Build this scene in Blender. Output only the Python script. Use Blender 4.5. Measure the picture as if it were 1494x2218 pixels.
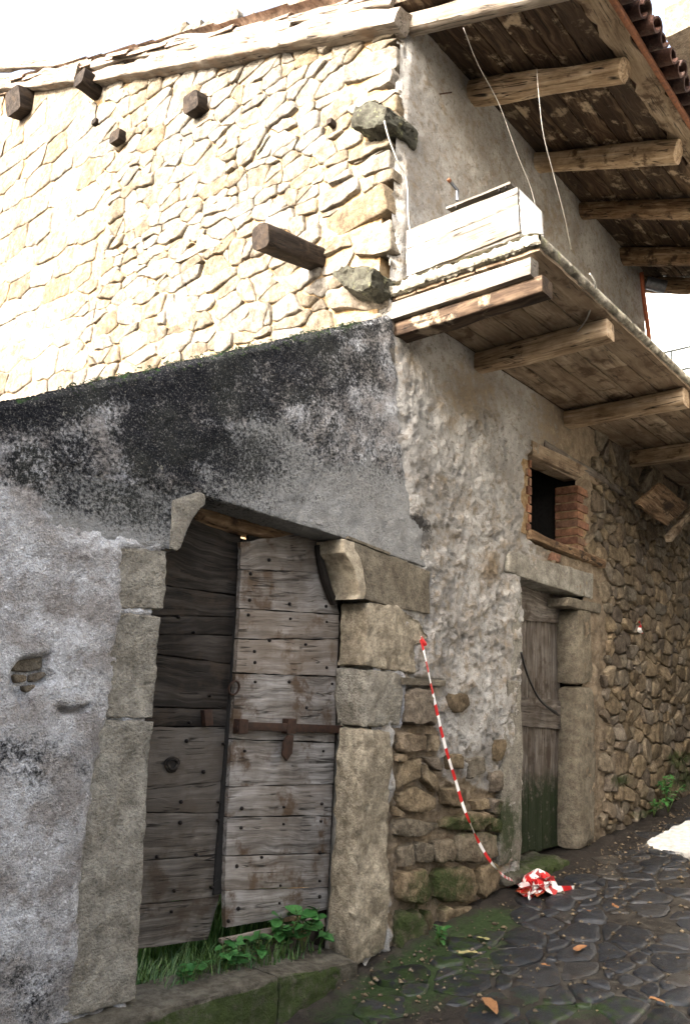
import bpy, bmesh, math, random
import numpy as np
from mathutils import Vector, Matrix
# ------------------------------------------------------------------ clear
for o in list(bpy.data.objects): bpy.data.objects.remove(o)
scene = bpy.context.scene
col = scene.collection
RNG = random.Random(7)
NR = np.random.RandomState(7)

# ------------------------------------------------------------------ camera
# world: X runs up the street along the facade, Y goes into the buildings, Z up; the facade is the plane Y=0
PW, PH, FPX = 1494.0, 2218.0, 1780.0
DST = 3.7
ROLL = math.radians(3.0)
VRX, VRY = 2313.0, 1600.0            # where lines along the street converge in the photograph
_c, _s = math.cos(ROLL), math.sin(ROLL)
_v = np.array([VRX-PW/2, VRY-PH/2])
_d = _v @ np.array([-_s, _c])
AX = np.array([_v[0], _v[1], FPX]); AX /= np.linalg.norm(AX)
_zd = FPX*FPX/_d
AZ = np.array([_s*_zd, -_c*_zd, FPX]); AZ /= np.linalg.norm(AZ)
AY = np.cross(AZ, AX)
MW = np.array([AX, AY, AZ])          # camera (right, down, forward) -> world
CAM = np.array([0.0, -DST, 0.458*DST])
cd = bpy.data.cameras.new('camera'); cam = bpy.data.objects.new('camera', cd); col.objects.link(cam)
cd.sensor_fit = 'VERTICAL'; cd.sensor_height = 36.0; cd.lens = FPX/PH*36.0
cd.clip_start = 0.05; cd.clip_end = 2000
R3 = np.column_stack([MW @ np.array([1, 0, 0]), MW @ np.array([0, -1, 0]), MW @ np.array([0, 0, -1])])
cam.matrix_world = Matrix([[*R3[0], CAM[0]], [*R3[1], CAM[1]], [*R3[2], CAM[2]], [0, 0, 0, 1]])
scene.camera = cam
scene.render.resolution_x = 689; scene.render.resolution_y = 1024

# ------------------------------------------------------------------ sky, sun, exposure
SUN_EL, SUN_AZ = math.radians(24.0), math.radians(3.4)      # from -X, a little behind the facade
SDIR = Vector((-math.cos(SUN_EL)*math.cos(SUN_AZ), math.cos(SUN_EL)*math.sin(SUN_AZ), math.sin(SUN_EL)))
world = bpy.data.worlds.new('World'); scene.world = world; world.use_nodes = True
wn = world.node_tree; wn.nodes.clear()
sky = wn.nodes.new('ShaderNodeTexSky'); sky.sky_type = 'NISHITA'; sky.sun_disc = False
sky.sun_elevation = SUN_EL; sky.sun_rotation = math.atan2(SDIR.x, SDIR.y)
sky.air_density = 1.0; sky.dust_density = 7.0; sky.ozone_density = 1.0
bg = wn.nodes.new('ShaderNodeBackground'); bg.inputs[1].default_value = 0.15
wo = wn.nodes.new('ShaderNodeOutputWorld')
hz = wn.nodes.new('ShaderNodeHueSaturation'); hz.inputs['Saturation'].default_value = 0.66      # thin bright haze over the whole sky
wn.links.new(sky.outputs[0], hz.inputs['Color']); wn.links.new(hz.outputs[0], bg.inputs[0]); wn.links.new(bg.outputs[0], wo.inputs[0])
sl = bpy.data.lights.new('sun', 'SUN'); sl.energy = 2.0; sl.angle = math.radians(0.5); sl.color = (1.0, 0.965, 0.92)
so = bpy.data.objects.new('sun', sl); col.objects.link(so)
so.rotation_euler = (-SDIR).to_track_quat('-Z', 'Y').to_euler(); so.location = (-8, 3, 12)
vs = scene.view_settings
scene.display_settings.display_device = 'sRGB'
vs.view_transform = 'Standard'; vs.look = 'None'; vs.gamma = 1.0; vs.use_curve_mapping = False
vs.exposure = 2.8

# ------------------------------------------------------------------ pixel -> place
def ray(px, py): return MW @ np.array([px-PW/2, py-PH/2, FPX])
def S(px, py, y=0.0):
    r = ray(px, py); return CAM + r*((y-CAM[1])/r[1])
XC = 4.662                                                  # the house corner
def G(px, py, x=XC):
    r = ray(px, py); return CAM + r*((x-CAM[0])/r[0])
def HZ(px, py, z):
    r = ray(px, py); return CAM + r*((z-CAM[2])/r[2])
def gz(x): return 0.115*(np.clip(x, -6, 16)-4.55)
def GR(px, py):
    r = ray(px, py); t = (0.115*(CAM[0]-4.55)-CAM[2])/(r[2]-0.115*r[0]); return CAM + r*t
def proj(p):
    v = (np.asarray(p)-CAM) @ MW
    return PW/2+FPX*v[:, 0]/v[:, 2], PH/2+FPX*v[:, 1]/v[:, 2]

# ------------------------------------------------------------------ noise
def _hash(ix, iy, iz, seed=0):
    h = (ix.astype(np.int64)*374761393 + iy.astype(np.int64)*668265263 + iz.astype(np.int64)*2147483647 + seed*1274126177) & 0xffffffff
    h = ((h ^ (h >> 13))*1274126177) & 0xffffffff
    h = ((h ^ (h >> 16))*2246822519) & 0xffffffff
    return ((h ^ (h >> 15)) & 0xffffff)/float(0xffffff)
def vnoise(p, seed=0):
    p = np.atleast_2d(p).astype(float); i = np.floor(p); f = p-i; f = f*f*(3-2*f); i = i.astype(np.int64)
    r = 0
    for dx in (0, 1):
        for dy in (0, 1):
            for dz in (0, 1):
                w = (f[:, 0] if dx else 1-f[:, 0])*(f[:, 1] if dy else 1-f[:, 1])*(f[:, 2] if dz else 1-f[:, 2])
                r = r + w*_hash(i[:, 0]+dx, i[:, 1]+dy, i[:, 2]+dz, seed)
    return r*2-1
def fbm(p, scale=1.0, octv=4, seed=0, gain=0.5):
    p = np.atleast_2d(p)*scale; a, r, t = 1.0, 0, 0
    for k in range(octv):
        r = r+a*vnoise(p, seed+k); t += a; a *= gain; p = p*2.03+11.3
    return r/t
def worley(u, v, seed=0):
    iu, iv = np.floor(u).astype(np.int64), np.floor(v).astype(np.int64)
    f1 = np.full(u.shape, 9.0); f2 = np.full(u.shape, 9.0); cid = np.zeros(u.shape)
    z = np.zeros_like(iu)
    for dx in (-1, 0, 1):
        for dy in (-1, 0, 1):
            a, b = iu+dx, iv+dy
            px = a+_hash(a, b, z, seed); py = b+_hash(a, b, z+1, seed)
            d = np.hypot(px-u, py-v); c = _hash(a, b, z+2, seed)
            near = d < f1
            f2 = np.where(near, f1, np.minimum(f2, d)); cid = np.where(near, c, cid); f1 = np.where(near, d, f1)
    return f1, f2, cid
def sstep(a, b, x):
    t = np.clip((x-a)/(b-a), 0, 1); return t*t*(3-2*t)
def in_poly(px, py, poly):
    ins = np.zeros(px.shape, bool); n = len(poly)
    for i in range(n):
        x0, y0 = poly[i]; x1, y1 = poly[(i+1) % n]
        c = ((y0 > py) != (y1 > py)) & (px < (x1-x0)*(py-y0)/((y1-y0) if y1 != y0 else 1e-9)+x0)
        ins ^= c
    return ins
def dist_poly(px, py, poly):                                # signed: negative inside
    d = np.full(px.shape, 1e9); n = len(poly)
    for i in range(n):
        x0, y0 = poly[i]; x1, y1 = poly[(i+1) % n]
        ex, ey = x1-x0, y1-y0; L = ex*ex+ey*ey+1e-12
        t = np.clip(((px-x0)*ex+(py-y0)*ey)/L, 0, 1)
        d = np.minimum(d, np.hypot(px-x0-t*ex, py-y0-t*ey))
    return np.where(in_poly(px, py, poly), -d, d)
def blob(px, py, cx, cy, rx, ry, ang=0.0):
    a = math.radians(ang); x, y = px-cx, py-cy
    u, v = (x*math.cos(a)+y*math.sin(a))/rx, (-x*math.sin(a)+y*math.cos(a))/ry
    return np.exp(-(u*u+v*v))

# ------------------------------------------------------------------ materials
class NT:
    def __init__(s, name):
        s.m = bpy.data.materials.new(name); s.m.use_nodes = True
        s.t = s.m.node_tree; s.b = s.t.nodes['Principled BSDF']
    def node(s, kind, ins=None, **props):
        n = s.t.nodes.new(kind)
        for k, v in props.items(): setattr(n, k, v)
        for k, v in (ins or {}).items():
            if hasattr(v, 'is_output') or isinstance(v, bpy.types.NodeSocket): s.t.links.new(v, n.inputs[k])
            elif v is not None: n.inputs[k].default_value = v
        return n
    def pos(s): return s.node('ShaderNodeNewGeometry').outputs['Position']
    def attr(s, name): return s.node('ShaderNodeAttribute', attribute_name=name)
    def mapv(s, vec, sc=(1, 1, 1), loc=(0, 0, 0)):
        n = s.node('ShaderNodeMapping', {'Vector': vec, 'Scale': sc, 'Location': loc}); return n.outputs[0]
    def vadd(s, a, b):
        n = s.node('ShaderNodeVectorMath', operation='ADD')
        for i, x in enumerate((a, b)):
            if isinstance(x, bpy.types.NodeSocket): s.t.links.new(x, n.inputs[i])
            else: n.inputs[i].default_value = x
        return n.outputs[0]
    def noise(s, vec, scale, detail=4, rough=0.55, dist=0.0):
        return s.node('ShaderNodeTexNoise', {'Vector': vec, 'Scale': scale, 'Detail': detail, 'Roughness': rough, 'Distortion': dist}).outputs['Fac']
    def voro(s, vec, scale, feature='F1', out='Distance'):
        return s.node('ShaderNodeTexVoronoi', {'Vector': vec, 'Scale': scale}, feature=feature).outputs[out]
    def math(s, op, a, b=0.0, c=None, clamp=False):
        n = s.node('ShaderNodeMath', operation=op, use_clamp=clamp)
        for i, x in enumerate((a, b, c)):
            if x is None: continue
            if isinstance(x, bpy.types.NodeSocket): s.t.links.new(x, n.inputs[i])
            else: n.inputs[i].default_value = x
        return n.outputs[0]
    def rng(s, x, a, b, lo=0.0, hi=1.0):
        return s.node('ShaderNodeMapRange', {'Value': x, 'From Min': a, 'From Max': b, 'To Min': lo, 'To Max': hi}, interpolation_type='SMOOTHSTEP').outputs[0]
    def mix(s, f, a, b, mode='MIX'):
        n = s.node('ShaderNodeMix', data_type='RGBA', blend_type=mode)
        for i, x in ((0, f), (6, a), (7, b)):
            if isinstance(x, bpy.types.NodeSocket): s.t.links.new(x, n.inputs[i])
            elif i == 0: n.inputs[i].default_value = x
            else: n.inputs[i].default_value = (*x, 1.0) if len(x) == 3 else x
        return n.outputs[2]
    def ramp(s, f, stops):
        n = s.node('ShaderNodeValToRGB', {'Fac': f}); e = n.color_ramp.elements
        while len(e) < len(stops): e.new(0.5)
        for k, (p, c) in enumerate(stops): e[k].position = p; e[k].color = (*c, 1.0)
        return n.outputs[0]
    def rnd(s):
        a = s.node('ShaderNodeObjectInfo').outputs['Random']; b = s.node('ShaderNodeNewGeometry').outputs['Random Per Island']
        return s.math('FRACT', s.math('ADD', a, b))
    def bump(s, h, strength=0.5, dist=0.01, prev=None):
        ins = {'Height': h, 'Strength': strength, 'Distance': dist}
        if prev is not None: ins['Normal'] = prev
        return s.node('ShaderNodeBump', ins).outputs[0]
    def out(s, color, rough=0.9, normal=None, spec=0.3, metal=0.0):
        for k, v in (('Base Color', color), ('Roughness', rough), ('Normal', normal), ('Specular IOR Level', spec), ('Metallic', metal)):
            if v is None: continue
            if isinstance(v, bpy.types.NodeSocket): s.t.links.new(v, s.b.inputs[k])
            else: s.b.inputs[k].default_value = (*v, 1.0) if k == 'Base Color' else v
        return s.m

def m_stone(name, cols, rough=0.9, grain=60, bump=0.5, lichen=None, moss=None, spec=0.2, spots=0.35, mott=1.0, stip=0.0):
    n = NT(name); p = n.pos(); r = n.rnd()
    c = n.ramp(r, [(i/(len(cols)-1), k) for i, k in enumerate(cols)])
    big = n.noise(p, 5.0, 5, 0.6); mid = n.noise(p, 22.0, 5, 0.65); fine = n.noise(p, grain*2.2, 4, 0.7)
    c = n.mix(n.rng(big, 0.3, 0.7), c, n.mix(1.0, c, (0.62, 0.6, 0.58), 'MULTIPLY'))
    c = n.mix(n.rng(mid, 0.52, 0.75, 0, spots), c, (0.09, 0.08, 0.065))
    c = n.mix(n.rng(fine, 0.45, 0.72, 0, 0.35), c, n.mix(1.0, c, (1.5, 1.45, 1.4), 'MULTIPLY'))
    mo = n.noise(p, 15.0, 8, 0.72)
    c = n.mix(n.rng(mo, 0.36, 0.64), n.mix(1.0, c, tuple(1-mott*(1-q) for q in (0.55, 0.52, 0.49)), 'MULTIPLY'), n.mix(1.0, c, (1.2, 1.18, 1.14), 'MULTIPLY'))
    pit = n.noise(p, 70.0, 4, 0.7); c = n.mix(n.rng(pit, 0.28, 0.42, 0.45, 0.0), c, (0.05, 0.045, 0.04))
    if lichen:
        l = n.noise(p, 9.0, 6, 0.7); c = n.mix(n.rng(l, 0.56, 0.66, 0, 0.8), c, lichen)
    if moss:
        a = n.attr('mask'); g = n.math('MULTIPLY', n.noise(p, 14.0, 6, 0.7), n.node('ShaderNodeSeparateColor', {'Color': a.outputs['Color']}).outputs[1])
        c = n.mix(n.rng(g, 0.18, 0.42, 0, 0.9), c, moss)
    h = n.math('ADD', n.math('MULTIPLY', mid, 1.4), n.math('MULTIPLY', fine, 0.55))
    h = n.math('ADD', h, n.math('MULTIPLY', n.noise(p, grain, 5, 0.7), 0.8))
    if stip:
        st = n.noise(p, 62.0, 3, 0.6); h = n.math('ADD', h, n.math('MULTIPLY', st, stip)); c = n.mix(n.rng(st, 0.32, 0.5, 0.5, 0.0), c, n.mix(1.0, c, (0.45, 0.44, 0.42), 'MULTIPLY'))
    return n.out(c, rough, n.bump(h, bump, 0.012), spec)

def m_wood(name, dark, midc, light, along=1.6, across=26, cracks=0.7, rough=0.85, bump=0.5, patch=None, tint=None, spec=0.2, patchlim=(0.5, 0.66), moss=None):
    n = NT(name); g = n.attr('gc').outputs['Vector']; r = n.node('ShaderNodeObjectInfo').outputs['Random']
    off = n.node('ShaderNodeCombineXYZ', {'X': n.math('MULTIPLY', r, 37.0), 'Y': n.math('MULTIPLY', r, 91.0), 'Z': n.math('MULTIPLY', r, 13.0)}).outputs[0]
    g = n.vadd(g, off)
    warp = n.noise(g, 2.5, 2, 0.5)
    gv = n.vadd(n.mapv(g, (along, across, across)), n.node('ShaderNodeCombineXYZ', {'X': 0.0, 'Y': n.math('MULTIPLY', warp, 3.0), 'Z': 0.0}).outputs[0])
    a = n.noise(gv, 1.0, 7, 0.65, 0.6)
    fine = n.noise(n.mapv(g, (along*2.0, across*5.0, across*5.0)), 1.0, 4, 0.6)
    big = n.noise(g, 3.2, 5, 0.6)
    c = n.ramp(a, [(0.25, dark), (0.48, midc), (0.72, light)])
    c = n.mix(n.rng(fine, 0.35, 0.65, 0.0, 0.45), c, n.mix(1.0, c, (0.5, 0.48, 0.45), 'MULTIPLY'))
    c = n.mix(n.rng(big, 0.35, 0.68), n.mix(1.0, c, (0.6, 0.56, 0.52), 'MULTIPLY'), c)
    if patch: c = n.mix(n.rng(n.noise(g, 4.3, 6, 0.65), patchlim[0], patchlim[1], 0, 0.9), c, patch)
    if tint: c = n.mix(n.rng(r, 0.0, 1.0, 0, 0.55), c, tint)
    if moss:
        gm = n.math('MULTIPLY', n.rng(n.noise(n.pos(), 13, 6, .7), .25, .6), sepc(n)[1]); c = n.mix(n.rng(gm, 0.1, 0.55, 0, .92), c, moss)
    cr = n.noise(n.mapv(g, (along*0.55, across*1.1, across*1.1), (3, 7, 1)), 1.0, 3, 0.5, 0.5)
    crk = n.math('ABSOLUTE', n.math('SUBTRACT', cr, 0.5))
    ck = n.rng(crk, 0.0, 0.018, 1.0, 0.0)
    gate = n.rng(n.noise(g, 5.0, 2), 0.45, 0.55)
    ck = n.math('MULTIPLY', n.math('MULTIPLY', ck, gate), cracks)
    c = n.mix(ck, c, (0.012, 0.01, 0.008))
    h = n.math('ADD', n.math('ADD', n.math('MULTIPLY', a, 1.0), n.math('MULTIPLY', fine, 0.5)), n.math('MULTIPLY', ck, -1.6))
    return n.out(c, rough, n.bump(h, bump, 0.008), spec)

def m_plain(name, c, rough=0.6, metal=0.0, var=0.4, scale=25, bump=0.25, spec=0.4, c2=None):
    n = NT(name); p = n.pos(); a = n.noise(p, scale, 6, 0.65)
    cc = n.mix(n.rng(a, 0.35, 0.7), c, c2 if c2 else tuple(x*(1-var) for x in c))
    return n.out(cc, rough, n.bump(a, bump, 0.006), spec, metal)

def sepc(n, name='mask'):
    o = n.node('ShaderNodeSeparateColor', {'Color': n.attr(name).outputs['Color']}).outputs
    return o[0], o[1], o[2]

def m_render_coat():
    """rough-cast cement render of the courtyard wall: mask R = black crust, G = moss, B = worn smooth stone"""
    n = NT('courtyard_render'); p = n.pos(); R_, G_, B_ = sepc(n)
    big = n.noise(p, 2.2, 5, 0.6); mid = n.noise(p, 11, 6, 0.7)
    gr = n.voro(p, 95.0, 'F1'); gr2 = n.noise(p, 130, 3, 0.75); gr3 = n.noise(p, 48, 5, 0.75)
    c = n.ramp(big, [(0.3, (0.45, 0.45, 0.45)), (0.5, (0.59, 0.60, 0.61)), (0.7, (0.69, 0.705, 0.72))])
    c = n.mix(n.rng(mid, 0.46, 0.64, 0, 0.7), c, (0.23, 0.215, 0.195))
    c = n.mix(n.rng(gr2, 0.34, 0.50, 0.45, 0.0), c, (0.16, 0.15, 0.155))
    c = n.mix(n.rng(n.noise(p, 30, 6, 0.75), 0.36, 0.50, 0.55, 0.0), c, (0.15, 0.135, 0.13))
    c = n.mix(n.rng(gr3, 0.52, 0.64, 0, 0.8), c, (0.76, 0.76, 0.77))
    blot = n.noise(p, 5.5, 7, 0.68)
    c = n.mix(n.rng(blot, 0.40, 0.60), n.mix(1.0, c, (0.58, 0.54, 0.51), 'MULTIPLY'), n.mix(1.0, c, (1.12, 1.13, 1.16), 'MULTIPLY'))
    stone = n.mix(n.rng(mid, .35, .7), (0.22, 0.225, 0.222), (0.35, 0.35, 0.338))
    c = n.mix(n.rng(n.math('ADD', B_, n.math('MULTIPLY', n.math('SUBTRACT', mid, 0.5), 0.5)), 0.35, 0.7, 0, .85), c, stone)
    # black crust with pale lichen grains
    k = n.math('ADD', R_, n.math('MULTIPLY', n.math('SUBTRACT', mid, 0.5), 0.9))
    k = n.math('ADD', k, n.math('MULTIPLY', n.math('SUBTRACT', gr3, 0.5), 2.0))
    k = n.math('MULTIPLY', k, n.rng(R_, 0.0, 0.12))
    crust = n.mix(n.rng(n.noise(p, 105, 3, .7), 0.54, 0.68, 0, 0.65), n.mix(n.rng(big, .4, .6), (0.012, 0.013, 0.017), (0.026, 0.028, 0.027)), (0.26, 0.255, 0.235))
    c = n.mix(n.rng(k, 0.08, 0.62), c, crust)
    spot = n.rng(n.noise(p, 17, 3, 0.5), 0.70, 0.75)
    c = n.mix(n.math('MULTIPLY', spot, R_), c, (0.30, 0.29, 0.25))
    gm = n.math('MULTIPLY', G_, n.noise(p, 26, 5, 0.7))
    c = n.mix(n.rng(gm, 0.3, 0.48), c, (0.022, 0.05, 0.014))
    h = n.math('ADD', n.math('MULTIPLY', gr3, 1.3), n.math('MULTIPLY', gr2, 0.7))
    h = n.math('ADD', h, n.math('MULTIPLY', gr, -0.7)); h = n.math('ADD', h, n.math('MULTIPLY', mid, 3.0)); h = n.math('ADD', h, n.math('MULTIPLY', n.noise(p, 26, 5, .7), 2.2))
    return n.out(c, 0.95, n.bump(h, 0.85, 0.016), 0.15)

def m_house_coat():
    """patchy lime render of the street wall: mask R = darker patches, G = moss, B = warm bare rubble"""
    n = NT('street_wall_render'); p = n.pos(); R_, G_, B_ = sepc(n)
    big = n.noise(p, 1.9, 5, 0.6); mid = n.noise(p, 9, 6, 0.7); gr = n.noise(p, 95, 4, 0.75); g3 = n.noise(p, 38, 5, 0.75)
    c = n.ramp(big, [(0.32, (0.29, 0.272, 0.248)), (0.5, (0.42, 0.405, 0.38)), (0.68, (0.54, 0.53, 0.505))])
    warm = n.ramp(mid, [(0.3, (0.12, 0.092, 0.064)), (0.5, (0.25, 0.195, 0.135)), (0.7, (0.36, 0.295, 0.21))])
    c = n.mix(n.rng(mid, 0.52, 0.66, 0, 0.55), c, (0.21, 0.165, 0.115))
    c = n.mix(n.rng(n.noise(p, 24, 7, .75), 0.33, 0.47, 0.7, 0.0), c, (0.12, 0.095, 0.07))
    c = n.mix(n.rng(n.math('ADD', B_, n.math('MULTIPLY', n.math('SUBTRACT', mid, 0.5), 0.8)), 0.3, 0.7), c, warm)
    c = n.mix(n.rng(g3, 0.56, 0.72, 0, 0.4), c, (0.56, 0.53, 0.48))
    c = n.mix(n.rng(gr, 0.30, 0.46, 0.55, 0.0), c, (0.11, 0.095, 0.08))
    k = n.math('ADD', R_, n.math('MULTIPLY', n.math('SUBTRACT', g3, 0.5), 1.1))
    c = n.mix(n.rng(k, 0.35, 0.75, 0, 0.85), c, (0.045, 0.042, 0.04))
    gm = n.math('MULTIPLY', G_, n.noise(p, 22, 5, 0.7))
    c = n.mix(n.rng(gm, 0.28, 0.5, 0, 0.85), c, (0.035, 0.06, 0.018))
    h = n.math('ADD', n.math('MULTIPLY', g3, 1.3), n.math('ADD', n.math('MULTIPLY', gr, 0.45), n.math('MULTIPLY', mid, 1.8)))
    return n.out(c, 0.95, n.bump(h, 1.0, 0.022), 0.15)

def m_mortar(name, c1, c2):
    n = NT(name); p = n.pos(); a = n.noise(p, 14, 6, 0.7); b = n.noise(p, 80, 4, 0.7)
    c = n.mix(n.rng(a, 0.35, 0.65), c1, c2)
    return n.out(c, 1.0, n.bump(n.math('ADD', a, n.math('MULTIPLY', b, .5)), 0.8, 0.02), 0.1)

def m_street():
    n = NT('street_mud'); p = n.pos(); big = n.noise(p, 2.5, 5, 0.6); mid = n.noise(p, 12, 6, 0.7); fine = n.noise(p, 90, 4, 0.7)
    R_, G_, B_ = sepc(n)
    c = n.ramp(mid, [(0.3, (0.007, 0.0055, 0.0045)), (0.5, (0.018, 0.0135, 0.010)), (0.72, (0.042, 0.034, 0.026))])
    c = n.mix(n.rng(fine, 0.6, 0.75, 0, 0.6), c, (0.16, 0.14, 0.11))
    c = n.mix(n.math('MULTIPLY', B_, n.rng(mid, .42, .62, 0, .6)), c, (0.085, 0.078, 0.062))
    gm = n.math('MULTIPLY', G_, n.noise(p, 16, 6, 0.7))
    c = n.mix(n.rng(gm, 0.25, 0.5), c, (0.022, 0.042, 0.010))
    rg = n.rng(mid, 0.35, 0.65, 0.6, 0.95)
    return n.out(c, rg, n.bump(n.math('ADD', mid, n.math('MULTIPLY', fine, .5)), 0.8, 0.02), 0.35)

def m_cobble():
    n = NT('wet_cobble'); p = n.pos(); r = n.rnd(); mid = n.noise(p, 16, 6, 0.7); fine = n.noise(p, 85, 4, 0.7); big = n.noise(p, 2.2, 4, 0.6)
    R_, G_, B_ = sepc(n)
    c = n.ramp(r, [(0, (0.009, 0.011, 0.015)), (0.5, (0.016, 0.0195, 0.026)), (0.85, (0.026, 0.028, 0.032)), (1, (0.045, 0.04, 0.034))])
    c = n.mix(n.rng(mid, 0.48, 0.68, 0, 0.85), c, (0.028, 0.020, 0.014))
    c = n.mix(n.rng(fine, 0.56, 0.74, 0, 0.5), c, (0.12, 0.115, 0.10))
    gm = n.math('MULTIPLY', n.rng(n.noise(p, 11, 6, 0.7), .42, .6), n.math('MULTIPLY', G_, 1.0))
    c = n.mix(n.rng(gm, 0.1, 0.55), c, (0.020, 0.038, 0.010))
    rg = n.rng(n.noise(p, 9, 5, .65), 0.40, 0.68, 0.30, 0.58)
    return n.out(c, rg, n.bump(n.math('ADD', mid, n.math('MULTIPLY', fine, 0.35)), 0.7, 0.014), 0.5)

def m_tape():
    n = NT('barrier_tape'); g = n.attr('gc').outputs['Vector']
    x = n.node('ShaderNodeSeparateXYZ', {'Vector': g}).outputs
    s = n.math('FRACT', n.math('ADD', n.math('MULTIPLY', x[0], 1/0.17), n.math('MULTIPLY', x[1], 3.0)))
    c = n.mix(n.rng(s, 0.49, 0.51), (0.52, 0.02, 0.02), (0.80, 0.78, 0.76))
    n.b.inputs['Transmission Weight'].default_value = 0.0
    return n.out(c, 0.4, None, 0.5)

def m_leaf(name, a, b, rough=0.5):
    n = NT(name); r = n.rnd(); p = n.pos()
    c = n.mix(r, a, b); c = n.mix(n.rng(n.noise(p, 60, 4), .4, .7, 0, .5), c, tuple(x*0.55 for x in a))
    n.b.inputs['Subsurface Weight'].default_value = 0.0
    return n.out(c, rough, None, 0.4)

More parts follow.
